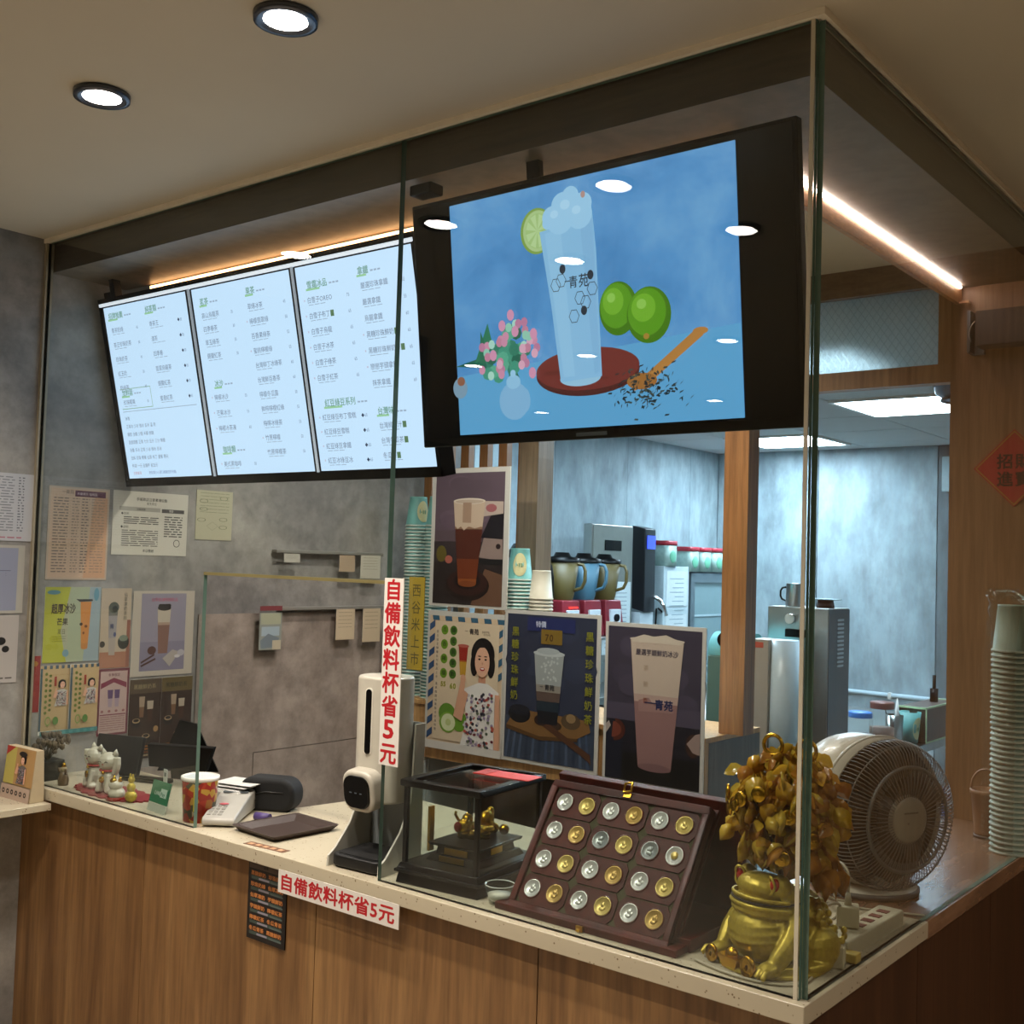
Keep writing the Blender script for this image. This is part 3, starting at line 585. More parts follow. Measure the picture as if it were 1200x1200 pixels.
def pB(p):
    cream = 'd6bea0'; p.rect(.03, .03, .985, .965, cream)
    for i in range(6): p.poly([(.07 + i*.17, .93), (.16 + i*.17, .93), (.15 + i*.17, .965), (.06 + i*.17, .965)], '35607c')
    for i in range(9): z = .90 - i*.098; p.poly([(.03, z), (.10, z + .035), (.10, z - .015), (.03, z - .05)], '2f4f7a')
    for i in range(4): z = .88 - i*.1; p.poly([(.94, z), (.985, z + .02), (.985, z - .03), (.94, z - .05)], '35607c')
    p.rect(.11, .07, .94, .925, 'dcc8ac'); p.rect(0, 0, 1, .055, 'd8d3cd')
    for i in range(12): p.text(.125, .84 - i*.030, .011, '夏日限定檸檬系列新品上市'[i], '4c4a5c')
    for i in range(12): p.text(.125, .46 - i*.030, .011, '清爽酸甜消暑解渴好滋味喔'[i], '4c4a5c')
    for i, c in enumerate('百香檸檬'): p.ell(.235, .865 - i*.105, .047, .036, '6f9a26', 18); p.text(.235, .852 - i*.105, .02, c, '2e4a14', .01, center=True)
    for i, c in enumerate('蜂蜜翡翠飲'): p.ell(.355, .865 - i*.079, .047, .034, '4f7a28', 18); p.text(.355, .852 - i*.079, .02, c, '1e3512', .01, center=True)
    p.text(.235, .455, .024, '55', 'a2a022', .03, center=True); p.text(.365, .445, .027, '60', '94a022', .03, center=True)
    p.text(.50, .855, .016, '一', '2a2630'); p.text(.56, .85, .022, '青苑', '2a2630', .015); p.text(.72, .862, .009, '清香茶飲', '6b6560'); p.text(.74, .845, .008, '自然好喝', '6b6560')
    cupdraw(p, .49, .55, .76, .035, .062, [(.45, 'c99a32'), (.5, 'bb6a2a'), (1, '9f2a20')]); p.ell(.49, .76, .075, .012, 'b35b50', 16)
    limes(p, .25, .20, 1.25); lady(p, .745, .665, 1.42); p.rect(0, 0, 1, .055, 'd8d3cd')
poster('cream poster with a dark haired woman in a floral dress and green limes', -2.062, .925, -1.705, 1.415, pB)
def pC(p):
    p.rect(.03, .025, .965, .975, '2c3247'); 
    for k in range(14): p.ell(.5 + random.uniform(-.35, .35), .7 + random.uniform(-.2, .2), .14, .08, random.choice(['30374e', '2a3045', '343b52']), 14)
    p.rect(.03, .025, .965, .30, '343f52')
    for i in range(13): p.poly([(.03 + i*.072, .025), (.06 + i*.072, .025), (.11 + i*.065, .29), (.09 + i*.065, .29)], random.choice(['3f4e68', '2a3448', '48566e']))
    p.rect(.25, .87, .75, .96, '20295c'); p.text(.34, .90, .022, '特價', 'cfd6ee', .01); p.rect(.40, .79, .62, .885, '7f6526'); p.text(.44, .81, .032, '70', '4a2c10', .02)
    p.poly([(.05, .24), (.40, .19), (.80, .21), (.93, .26), (.90, .33), (.15, .35)], '7c5a34'); p.poly([(.05, .24), (.40, .19), (.80, .21), (.80, .19), (.40, .165), (.05, .215)], '573c20')
    p.ell(.19, .32, .12, .06, '0e0f16', 20); p.ell(.19, .345, .11, .035, '1b1d27', 20); p.ell(.73, .31, .10, .05, '54422e', 12); p.ell(.73, .33, .05, .03, '8c7250', 10); p.ell(.56, .27, .08, .03, '3d2a1e', 12)
    p.poly([(.36, .29), (.42, .31), (.93, .12), (.94, .06), (.86, .10)], '523424'); p.ell(.42, .295, .07, .035, '33201a', 14)
    cupdraw(p, .49, .275, .73, .10, .155, [(.18, '12141c'), (.32, '1f2c38'), (.45, '5b4a44'), (.55, '8f8880'), (1, '9aa0a0')]); p.ell(.49, .73, .165, .02, 'b9c0c2', 20); p.ell(.48, .745, .12, .022, 'a9b1b4', 16)
    for k in range(26): p.step = .000012; p.ell(.49 + random.uniform(-.09, .09), .64 + random.uniform(-.09, .07), .012, .009, 'b4bbbc', 6)
    p.step = .00006
    p.text(.40, .50, .016, '一', '20242e'); p.text(.45, .495, .021, '青苑', '20242e', .015)
    p.text(.085, .835, .033, '黑糖珍珠鮮奶', '8a8a22', .012, vert=True, adv=1.30); p.text(.86, .835, .033, '黑糖珍珠鮮奶茶', '8a8a22', .012, vert=True, adv=1.34)
poster('dark blue poster of a brown sugar pearl milk cup, between the two lighter cups', -1.703, .925, -1.308, 1.436, pC)
def pD(p):
    p.rect(.03, .025, .965, .975, '3a3444')
    for k in range(16): p.ell(.5 + random.uniform(-.33, .33), .68 + random.uniform(-.2, .22), .13, .07, random.choice(['3f394a', '35303f', '453e50']), 14)
    p.rect(.03, .38, .965, .5, '4a4355'); p.rect(.03, .025, .965, .395, '191722'); p.rect(.03, .025, .965, .2, '0a080b'); p.rect(.03, .03, .2, .33, '141828')
    p.ell(.11, .33, .12, .07, '4a1f16', 24, -pi/2, pi/2); p.ell(.09, .33, .10, .05, '703527', 24, -pi/2, pi/2); p.poly([(.03, .3), (.08, .35), (.06, .38), (.03, .36)], 'b0a39c')
    p.ell(.90, .29, .07, .07, '3b231c', 20); p.poly([(.84, .30), (.92, .36), (.965, .37), (.965, .24), (.90, .25)], '9b857e')
    cupdraw(p, .53, .13, .91, .165, .265, [(.04, '8d6a68'), (.5, '8f6b69'), (.56, 'b59a90'), (1, 'c0ae9f')]); p.ell(.53, .125, .165, .025, '7c5b5c', 20)
    p.poly([(.36, .53), (.46, .55), (.52, .50), (.60, .52), (.70, .50), (.71, .47), (.36, .46)], '9b7874')
    p.ell(.53, .905, .275, .014, 'd6cabb', 24); p.poly([(.27, .905), (.40, .935), (.50, .925), (.62, .94), (.70, .92), (.79, .905), (.77, .885), (.29, .885)], 'c9bcac')
    p.text(.53, .81, .021, '嚴選芋頭鮮奶冰沙', '35304a', .01, .92, center=True)
    for i, c in enumerate('茶飲香'): p.text(.40, .715 - i*.1, .02, c, 'a8927f' if i < 2 else '8a4a3a')
    p.text(.42, .50, .024, '一', '232a55', .03, 1.6); p.text(.52, .487, .033, '青苑', '232a55', .03)
poster('grey purple poster of a tall taro drink cup, rightmost of the posters', -1.288, .915, -.927, 1.418, pD)

# ------------------------------------------------------------------ papers on the left wall (facing +X)
XW = -2.3165
def wallpaper_(name, label, cat, y0, y1, z0, z1, draw, edge=None, ry=0, group=None):
    return sheet(name, label, cat, (XW, y0, z0), y1 - y0, z1 - z0, draw, rz=pi/2, edge=edge, group=group, ry=ry)
def lines(p, x0, x1, z0, z1, n, col, h=.3, gaps=True):
    for i in range(n):
        z = z1 - (z1 - z0) * i / n; x = x0
        while x < x1 - .01:
            l = random.uniform(.05, .16) * (x1 - x0) * 3; e = min(x + l, x1); p.flat(x, z, e, z - (z1 - z0) / n * h, col); x = e + .02
def w1(p):
    p.rect(0, 0, 1, 1, 'b9a591'); p.rect(.03, .02, .97, .98, 'c6a88e'); p.poly([(.6, .02), (.97, .02), (.97, .9), (.75, .9)], 'c89a76'); p.rect(.42, .90, .93, .965, '5a2438')
    p.text(.45, .918, .009, '熱量標示 咖啡因', 'd8c6c6'); p.text(.2, .925, .013, '一青苑', '4a3a34')
    lines(p, .08, .32, .06, .88, 26, '6d6054', .35); lines(p, .38, .50, .06, .88, 26, '7b6c5e', .3); lines(p, .54, .66, .06, .88, 26, '5e5248', .35); lines(p, .70, .92, .06, .88, 26, '8a7866', .25)
    for i in range(10): p.flat(.35 + i*.06, .06, .352 + i*.06, .88, '9c8a78')
wallpaper_('price_list', 'peach nutrition table with a plum heading, framed sheet on the left wall', 'notice', .037, .229, 1.508, 1.778, w1, edge=P('9c9188', .4, name='sheet_edge'))
def w2(p):
    p.rect(0, 0, 1, 1, 'c9c5b8'); p.text(.5, .86, .011, '手搖飲店注意事項公告', '2c2a28', .01, center=True); p.text(.5, .80, .009, '衛生安全', '3a3835', center=True)
    p.rect(.08, .69, .62, .755, 'a19e94'); p.rect(.64, .685, .95, .745, '4a4744'); p.text(.30, .705, .008, '消費提醒', '2c2a28'); p.text(.74, .70, .008, '警語', 'd0ccc4')
    for z in (.63, .42): p.text(.10, z, .009, '◆說明', '2c2a28')
    lines(p, .14, .60, .47, .60, 4, '4c4945', .45); lines(p, .12, .60, .12, .39, 8, '57534e', .4); lines(p, .68, .93, .28, .63, 9, '4c4945', .45)
    p.ring(.86, .2, .045, .062, .008, '3a3835', 16); p.text(.40, .05, .01, '本店敬啟', '2c2a28', .01)
wallpaper_('notice_sheet', 'white printed notice with grey and black table heads, right of the peach table', 'notice', .242, .505, 1.585, 1.779, w2)
def w3(p):
    p.rect(0, 0, 1, 1, 'b5b196'); 
    for x, z in ((.2, .78), (.75, .85), (.2, .62), (.15, .4), (.75, .42), (.75, .26)): p.ring(x, z, .12, .04, .02, '6c7355', 10)
    p.ring(.45, .28, .16, .09, .01, '7a806a', 4); lines(p, .1, .9, .5, .95, 7, '83876c', .15)
wallpaper_('handwritten_note', 'pale green handwritten note just under the menu boards', 'note', .537, .678, 1.64, 1.80, w3, edge=P('b5b196', .6, name='green_paper'))
def w4(p):
    p.rect(0, 0, 1, 1, 'a3a68c'); p.poly([(0, 0), (.42, 0), (.30, .4), (.45, 1), (0, 1)], 'a8aa2e'); p.poly([(.72, 0), (1, 0), (1, 1), (.80, 1)], '8fa0a6'); p.poly([(.42, 0), (.72, 0), (.8, 1), (.45, 1)], '9fa88c')
    p.text(.12, .66, .030, '超厚冰沙', '3c2c14', .03, .62); p.text(.22, .50, .022, '芒果', '35301c', .02, .8); p.text(.24, .38, .016, '夏日', '4a4a22', .0, .8)
    for i in range(3): p.rect(.16, .34 - i*.03, .40, .343 - i*.03, '4a4a22')
    cupdraw(p, .735, .18, .80, .06, .10, [(.1, 'b5773a'), (1, 'c2803c')]); p.ell(.735, .18, .06, .02, 'b5773a', 14); p.poly([(.55, .84), (.62, .80), (.86, .81), (.85, .835), (.60, .835)], '33302a'); p.ell(.66, .50, .03, .022, '2f2015', 8); p.ell(.75, .47, .03, .02, '6a3a1a', 8); p.ell(.71, .38, .02, .02, '7b4418', 8)
    p.ell(.15, .93, .12, .03, '4f8088', 10); p.ell(.92, .9, .05, .09, '5f8fa0', 10); p.ell(.40, .12, .06, .05, '6d93a0', 10)
wallpaper_('flyer', 'yellow and pale blue flyer with an orange drink cup on the left wall', 'flyer', .040, .214, 1.27, 1.487, w4)
def w5(p):
    p.rect(0, 0, 1, 1, 'b0a08c'); p.rect(0, 0, 1, .2, '9e6d55'); p.rect(.88, 0, 1, .6, '8b5a4a'); cupdraw(p, .40, .16, .78, .10, .16, [(.35, 'a0958c'), (.8, '8e8a8c'), (1, '6a6a64')]); p.ell(.42, .76, .17, .07, '4a4f42', 14); p.ell(.45, .74, .09, .04, '22241e', 12)
    p.text(.74, .90, .013, '仙草凍奶茶飲', '6b6254', 0, 1, vert=True); p.ell(.78, .32, .19, .09, '2c2f28', 16); p.ell(.78, .37, .15, .04, '6e7a6a', 14); p.ell(.08, .30, .09, .04, '2e2a26', 12); p.text(.30, .50, .015, '青', '3a4468', .02); p.ell(.48, .42, .05, .03, '4a5278', 8)
wallpaper_('flyer', 'narrow beige flyer of a grass jelly drink, between the yellow flyer and framed photo', 'flyer', .218, .318, 1.245, 1.483, w5)
def w6(p):
    p.rect(0, 0, 1, 1, 'b3a99c'); p.rect(.13, .06, .86, .97, '8a8494'); p.rect(.13, .06, .86, .4, '7d778a'); p.text(.5, .88, .012, '仙草奶凍特調飲品', 'b05a76', .01, center=True)
    cupdraw(p, .50, .26, .80, .075, .11, [(.62, '7b5a50'), (.68, 'a08878'), (.95, 'b5aa9a'), (1, '9a9184')]); p.ell(.50, .80, .11, .035, '17120f', 16)
    for x in (.44, .48, .53, .57): p.ell(x, .825, .04, .022, '120d0b', 10)
    p.poly([(.50, .20), (.62, .10), (.78, .27), (.66, .30)], 'a39a94'); p.poly([(.15, .17), (.36, .26), (.37, .24), (.16, .15)], '4a2e28'); p.poly([(.15, .13), (.38, .21), (.39, .19), (.16, .11)], '4a2e28'); p.ell(.32, .30, .07, .05, '4f3028', 14)
    p.ell(.80, .26, .06, .04, 'a9a4ac', 10); p.ell(.74, .22, .05, .02, 'c2bcc0', 8)
wallpaper_('framed_photo', 'white bordered photo of a layered iced chocolate drink on the left wall', 'photo', .325, .545, 1.213, 1.475, w6)
red_env = wallpaper_('red_card', 'narrow red card with gold crest at the lower left of the wall papers', 'card', .002, .036, 1.133, 1.292, lambda p: (p.rect(0, 0, 1, 1, '8a1c1c'), p.ell(.5, .86, .3, .05, 'a8762c', 12), p.text(.3, .3, .012, '福', 'a8402c')))
def w7(p):
    for q in (0, .5):
        p.rect(q, .06, q + .5, .96, 'b99e72'); p.rect(q, .95, q + .5, 1, '3f5666')
        for i in range(5): p.rect(q + i*.1, .95, q + i*.1 + .05, 1, 'b99e72')
        p.rect(q, .06, q + .035, .96, '3d5560')
        for i in range(8): p.ell(q + .10, .88 - i*.08, .025, .024, '66742a', 8); p.ell(q + .17, .85 - i*.07, .025, .022, '5a6a28', 8)
        p.rect(q + .235, .70, q + .275, .84, '9f3524'); lady(p, q + .37, .72, .62, 'c2bdb4'); p.ring(q + .14, .2, .05, .07, .015, '7d9448', 12); p.ell(q + .27, .2, .05, .06, '4f7a34', 10)
    p.rect(0, 0, 1, .06, '3e7c7c')
    for i in range(8): p.rect(i*.125, 0, i*.125 + .06, .05, '4f8f8c')
wallpaper_('flyer', 'pair of cream flyers with a woman in a floral dress, teal strip below', 'flyer', .038, .217, 1.065, 1.262, w7)
def w8(p):
    p.rect(0, 0, 1, 1, '6a2f3c'); p.rect(.06, .03, .94, .96, 'b49a94'); p.poly([(.08, .78), (.5, .86), (.92, .78), (.92, .70), (.5, .79), (.08, .70)], '7c3348'); p.text(.5, .885, .010, '冬季限定', '6a2f3c', .01, center=True)
    for x in (.40, .62): cupdraw(p, x, .42, .68, .06, .09, [(.5, 'a08b98'), (1, '5c4468')])
    p.rect(.08, .30, .92, .315, '7c3348'); lines(p, .1, .9, .05, .28, 7, '96706c', .4)
    for i in range(4): p.ell(.15 + .23*i, .36, .05, .02, '8f5a5c', 8)
wallpaper_('flyer', 'dusty pink flyer with a plum ribbon and two small cups', 'flyer', .220, .322, 1.045, 1.243, w8)
def w9(p):
    for q in (0, .5):
        p.rect(q, 0, q + .5, 1, '2c1a10'); p.rect(q, .82, q + .5, 1, '5a4c2a' if q else '4a3c2c'); p.text(q + .06, .88, .016, '黑糖鮮奶系列'[:5], '2c2a18' if q else '8a7a5a', .01)
        cupdraw(p, q + .2, .52, .78, .03, .045, [(.5, '6f5038'), (1, '9a8672')]); cupdraw(p, q + .33, .46, .72, .035, .05, [(.6, '3a1f10'), (1, 'a89a88')])
        for x, z in ((.12, .45), (.28, .25)): p.ell(q + x, z, .075, .06, '100a08', 14); p.ell(q + x, z + .03, .06, .03, 'a08a68', 14); p.ell(q + x, z + .035, .045, .02, '1a0e08', 12)
        p.ell(q + .43, .36, .04, .04, '9c7a50', 10); p.rect(q + .04, .07, q + .46, .085, '6a3a14'); lines(p, q + .05, q + .45, .09, .16, 2, '9a6428', .5)
    lines(p, .02, .98, .015, .05, 1, '8a7a5c', .6)
wallpaper_('flyer', 'dark brown double flyer of brown sugar milk cups, lowest on the wall by the monitor', 'flyer', .325, .550, .962, 1.205, w9)
# customer side sheets, left edge of the view
def o1(p):
    p.rect(0, 0, 1, 1, 'b3b4b8')
    for x in (.08, .55): lines(p, x, x + .26, .12, .95, 20, '77787e', .35); lines(p, x + .30, x + .36, .12, .95, 20, '5f6067', .4)
    lines(p, .6, .9, .02, .06, 1, 'a86a78', .5)
wallpaper_('price_list', 'white printed price sheet, topmost at the left edge outside the glass', 'notice', -.30, -.010, 1.615, 1.803, o1)
def o2(p):
    p.rect(0, 0, 1, 1, 'a8a49a'); p.rect(.03, .04, .93, .96, '8b8fa2'); p.rect(.7, .62, .86, .63, '5b5f74'); p.text(.80, .55, .012, '：', '4a4e63'); p.text(.62, .08, .012, '一青苑', '2e3040', .02)
wallpaper_('framed_photo', 'grey blue framed print, middle of three at the left edge outside the glass', 'photo', -.30, -.026, 1.414, 1.603, o2)
def o3(p):
    p.rect(0, 0, 1, 1, 'aaa49f'); p.ell(.82, .62, .05, .06, '1a1817', 12); p.ell(.87, .50, .04, .05, '1a1817', 12); lines(p, .5, .95, .04, .08, 1, '55504d', .5); p.rect(.1, .3, .7, .8, '968f8b')
wallpaper_('framed_photo', 'pale sheet with black marks, lowest of three at the left edge', 'photo', -.30, -.034, 1.222, 1.408, o3)

# serving hatch wall: cladding door, ticket rails and slips
t = thing('wall_cabinet', 'flush concrete effect cabinet fronts seen through the serving hatch', 'cabinet', (-2.3165, .3, .4))
obj('lower_front', MB().box((.0, .503, -.39), (.004, 1.19, .531)), M['conc2'], t); obj('upper_front', MB().box((.0, .262, .534), (.004, 1.19, 1.0)).box((0, -.10, -.39), (.004, .500, .534)), M['conc2'], t)
rl = P('8f8c84', .45, .3, 'rail_metal')
def rail(label, y0, y1, z):
    t = thing('ticket_rail', label, 'rail', (-2.316, y0, z)); obj('channel', MB().box((0.012 if z < 1.11 else 0, 0, 0), (.026, y1 - y0, .012)), rl, t, .002); return t
rail('upper grey metal ticket rail on the wall behind the hatch', .85, 1.36, 1.605); rail('lower grey metal ticket rail on the wall behind the hatch', .88, 1.375, 1.408)
def slip(label, y0, y1, z0, z1, col, group=None, ry=0):
    return sheet('paper_slip', label, 'paper slip', (-2.281, y0, z0), y1 - y0, z1 - z0, lambda p: (p.rect(0, 0, 1, 1, col), lines(p, .12, .85, .3, .9, 5, '8d8672', .12)), rz=pi/2, ry=ry, group=group)
slip('pair of tiny white tags at the left end of the upper rail', .875, .945, 1.574, 1.604, 'b9b5a8'); slip('small crumpled orange printed slip hanging on the upper rail', 1.13, 1.205, 1.545, 1.604, 'b09a80')
slip('white order slip hanging on the upper rail at its right', 1.235, 1.335, 1.52, 1.606, 'c4bfae'); slip('cream order slip, left of two on the lower rail', 1.124, 1.214, 1.300, 1.41, 'c4b295')
slip('cream order slip, right of two on the lower rail', 1.255, 1.345, 1.288, 1.41, 'c2b094'); slip('narrow white slip behind the vertical price label', 1.37, 1.42, 1.19, 1.36, 'a9a596')
t = sheet('sachet_pouch', 'clear plastic pouch with red top hanging left of the lower rail', 'pouch', (-2.286, .785, 1.27), .095, .155, lambda p: (p.rect(0, .05, 1, .85, '8f948c'), p.rect(.05, .60, .95, .84, 'a5a890'), p.rect(.1, .35, .9, .55, '9fb0ba'), p.poly([(.05, .25), (.4, .4), (.9, .3), (.8, .1), (.1, .08)], '748088'), p.rect(.6, .05, .98, .25, 'bdb49c'), p.rect(-.02, .9, 1.05, 1.0, '7b3a3e')), rz=pi/2, edge=M['clear'])
# ------------------------------------------------------------------ back cabinet under the posters
bc = thing('back_cabinet', 'wooden cabinet with open base behind the posters carrying the cup stacks', 'cabinet', (-1.62, 1.56, 0))
K = (-1.62, 1.56, 0)
obj('top', L(MB(), K).box((-2.31, 1.378, 1.072), (-.925, 1.74, 1.088)), M['edge'], bc, .001)
obj('front_board', L(MB(), K).box((-2.055, 1.385, .925), (-.93, 1.40, 1.071)), M['edge'], bc)
obj('bottom_rail', L(MB(), K).box((-2.20, 1.380, .885), (-.93, 1.40, .922)), M['edge'], bc)
obj('stile', L(MB(), K).box((-.944, 1.378, 0), (-.926, 1.40, 1.071)), M['edge'], bc)
obj('side', L(MB(), K).box((-.942, 1.402, 0), (-.926, 1.74, 1.071)), wood('side_brown', '5c4a3c', '6a5746', '766250', (9, 9, .6)), bc)
obj('back', L(MB(), K).box((-2.31, 1.725, 0), (-.945, 1.738, 1.07)), P('2a2420', .8, name='cabinet_back'), bc)
obj('floor_shelf', L(MB(), K).box((-2.05, 1.40, .3), (-.945, 1.72, .318)), P('3a3029', .6, name='cabinet_shelf'), bc)
d = obj('drawer', L(MB(), K).box((-2.305, 1.383, .935), (-2.062, 1.40, 1.07)), M['edge'], bc, .002)
kn = obj('knob', L(MB(), K).lathe([(.0001, 1.357), (.009, 1.357), (.012, 1.362), (.006, 1.372), (.006, 1.384)], (-2.135, 0, .995), 16, axis='y'), M['dsteel'], d)
fr = thing('under_counter_fridge', 'pale grey fridge front below the drawer, behind the dispenser', 'fridge', (-2.18, 1.56, 0))
obj('body', MB().box((-.125, -.16, 0), (.115, .15, .875)), P('b7bdbf', .35, name='fridge_white'), fr, .004); obj('door', MB().box((-.122, -.18, .05), (.112, -.162, .87)), P('b7bdbf', .35, name='fridge_white'), fr, .004)

# ------------------------------------------------------------------ cups: every cup is its own thing
def cup_mesh(rb, rt, h, body, rim):
    mb = MB().lathe([(rb, 0), (rb + .002, .003), (rb, .006), (rb - .0015, .006)], n=20, mi=1).lathe([(rb - .0015, .006), (rt, h - .004), (rt, h), (rt - .003, h - .003), (.0001, h - .003)], n=20, mi=0)
    me = mb.mesh('paper_cup'); me.materials.append(body); me.materials.append(rim); return me
tealb = P('6aa6a0', .5, name='cup_teal', var=.02); rimw = P('c9d6cc', .5, name='cup_rim', var=.02); whitec = P('c8c2b0', .5, name='cup_white', var=.02); greenc = P('a5b5a2', .5, name='cup_green', var=.02)
def roundel(parent, r0, r1, h, a, col='d6cf9f', ink='7d9a74'):
    mb = MB(); vs = []; fs = []
    for k in range(18):
        t = 2*pi*k/18; z = h*.5 + h*.36*sin(t); rr = r0 + (r1 - r0)*z/h + .0006; an = a + .62*cos(t); vs.append((rr*cos(an), rr*sin(an), z))
    z = h*.5; rr = r0 + (r1-r0)*z/h + .0012; vs.append((rr*cos(a), rr*sin(a), z)); fs = [(i, (i+1) % 18, 18) for i in range(18)]
    mb._a(vs, fs, 0, True); obj('roundel_print', mb, P(col, .5, name='roundel'), parent)
    mb = MB()
    for (u0, u1, w0, w1) in ((-.26, -.16, .46, .50), (-.10, .02, .42, .54), (.07, .22, .42, .54)):
        q = []
        for u, w_ in ((u0, w0), (u1, w0), (u1, w1), (u0, w1)): z = h*w_; rr = r0 + (r1-r0)*z/h + .0018; q.append((rr*cos(a+u), rr*sin(a+u), z))
        mb._a(q, [(0, 1, 2, 3)])
    obj('roundel_lettering', mb, P(ink, .5, name='roundel_ink'), parent)
def stack(x, y, z, n, me, pitch, label, group, dz=None, top=None, top_label=None):
    for k in range(n):
        o = bpy.data.objects.new('paper_cup', me); C.objects.link(o); o.location = (x + random.uniform(-.0006, .0006), y, z + k * pitch)
        tag(o, label, 'cup', group)
        if k == n-1 and top is not None: roundel(o, *top)
        if k == n-1 and top_label: o['label'] = top_label; 
A = cup_mesh(.046, .033, .112, tealb, rimw); B = cup_mesh(.042, .032, .10, whitec, whitec)
va = math.atan2(-3.09, 2.9)
stack(-2.205, 1.45, 1.088, 52, A, .0124, 'teal paper cup in the tall upturned stack left of the posters', 'tall cup stack left of the posters', top=(.046, .033, .112, va + .55), top_label='teal topmost paper cup of the tall stack left of the posters')
stack(-2.102, 1.45, 1.088, 52, A, .0124, 'teal paper cup in the tall stack half hidden by the topmost poster', 'second tall cup stack', top=(.046, .033, .112, va), top_label='teal topmost cup of the stack half hidden by the topmost poster')
stack(-1.708, 1.45, 1.088, 37, A, .0124, 'teal paper cup in the stack between posters and wooden post', 'cup stack right of the topmost poster', top=(.046, .033, .112, va - .1), top_label='teal topmost cup with a round cream badge right of the topmost poster')
stack(-1.612, 1.45, 1.088, 32, B, .0124, 'plain cream paper cup in the stack beside the kitchen opening', 'plain cream cup stack')
# posters lean on short struts fixed to the cabinet
for x, z0, z1 in ((-1.94, 1.088, 1.60), (-1.5, 1.088, 1.40), (-1.10, 1.088, 1.40)):
    t = thing('poster_strut', {-1.94: 'thin steel strut behind the topmost poster', -1.5: 'thin steel strut behind the dark blue poster', -1.10: 'thin steel strut behind the grey purple poster'}[x], 'strut', (x, 1.384, z0))
    obj('flat_bar', MB().box((-.008, -.0075, 0), (.008, 0, z1 - z0)), M['dsteel'], t)
SL = MB()
# ------------------------------------------------------------------ soap dispenser
ds = thing('sanitizer_dispenser', 'white touch-free sanitizer dispenser with black sensor face on the counter', 'dispenser', (-.990, .086, .95), rz=.06)
def rr(w, d, r, n=6, cx=0, cy=0):
    pts = []
    for qx, qy, a0 in ((1, 1, 0), (-1, 1, pi/2), (-1, -1, pi), (1, -1, 3*pi/2)):
        for i in range(n+1): a = a0 + pi/2*i/n; pts.append((cx + qx*(w/2 - r) + r*cos(a), cy + qy*(d/2 - r) + r*sin(a)))
    return pts
dw = P('bdb8aa', .3, name='dispenser_white', coat=.1)
obj('body', MB().prism(rr(.120, .105, .048, 8, 0, .004), .135, .398, 'z', 0, True), dw, ds, .006, seg=3)
bl = MB(); bl.T = Matrix.Translation((-.004, -.044, .165)) @ Matrix.Rotation(R_(8), 4, 'X')
obj('sensor_bulge', bl.prism(rr(.088, .088, .028, 6), -.028, .018, 'y', 0, True), dw, ds, .008, seg=3)
bl = MB(); bl.T = Matrix.Translation((-.004, -.044, .165)) @ Matrix.Rotation(R_(8), 4, 'X')
sf = obj('sensor_face', bl.prism(rr(.070, .068, .022, 6), -.033, -.026, 'y', 0, True), P('060606', .08, name='gloss_black', var=0), ds, .002)
for k in (-1, 0, 1):
    bl = MB(); bl.T = Matrix.Translation((-.004, -.044, .165)) @ Matrix.Rotation(R_(8), 4, 'X'); obj('display_mark', bl.box((k*.014 - .003, -.0337, -.002), (k*.014 + .003, -.0331, .0)), P('55606a', .3, name='faint_mark'), sf)
obj('level_window', MB().prism(rr(.015, .135, .0074, 6, 0, .305), -.0515, -.044, 'y', 0, True), P('080808', .1, name='gloss_black2', var=0), ds)
obj('window_rim', MB().prism(rr(.021, .142, .0104, 6, 0, .305), -.0498, -.045, 'y', 0, True), P('dad6c8', .3, name='rim_white'), ds)
obj('lid_button', MB().cyl((.012, .0, .398), (.012, .0, .408), .016, n=20), dw, ds, .002)
st_ = [(.05, .0), (.05, .30), (.02, .30), (.012, .14), (-.02, .08), (-.062, .035), (-.082, .022), (-.084, .0)]
for sx in (-.071, .071): obj('side_cheek', MB().prism([(y, z) for y, z in st_], sx - .0025, sx + .0025, 'x'), P('b9b7ac', .35, name='dispenser_grey'), ds, .001)
obj('back_plate', MB().box((-.069, .046, .0), (.069, .052, .30)), P('8e9494', .35, name='dispenser_back'), ds)
obj('drip_tray', MB().prism(rr(.135, .125, .02, 5, 0, -.018), .003, .028, 'z'), P('0b0b0b', .5, name='tray_black'), ds, .004)
obj('drip_mat', MB().prism(rr(.118, .105, .015, 5, 0, -.018), .0282, .030, 'z'), P('050505', .9, name='tray_mat'), ds)

# labels on the glass and the counter edge
def redlabel(p, vert):
    p.rect(0, 0, 1, 1, 'd8d3cc')
    if vert:
        for i, ch in enumerate('自備飲料杯省5元'): p.text(.47, .893 - i*.1245, .0445 if i != 6 else .052, ch, 'b01822', .03, 1.05 if i != 6 else 1.3, center=True)
    else: p.text(.012, .22, .037, '自備飲料杯省5元', 'b01822', .028, 1.22, adv=1.02)
sheet('price_label', 'upright white label with bold red characters on the glass edge', 'label', (-.908, -.0078, 1.183), .054, .376, lambda p: redlabel(p, 1), th=.0015)
sheet('price_label', 'long white label with bold red characters under the counter edge', 'label', (-1.180, -.0262, .876), .361, .048, lambda p: redlabel(p, 0), th=.0015)
sheet('handwritten_strip', 'mustard yellow strip with black brush characters beside the red label', 'label', (-.853, .0065, 1.378), .043, .185, lambda p: (p.rect(0, 0, 1, 1, '8d7620'), p.text(.5, .80, .028, '西谷米上市', '2a2410', .0, .9, vert=True, adv=1.22, center=True)), th=.001, edge=P('8d7620', .6, name='yellow_strip'))
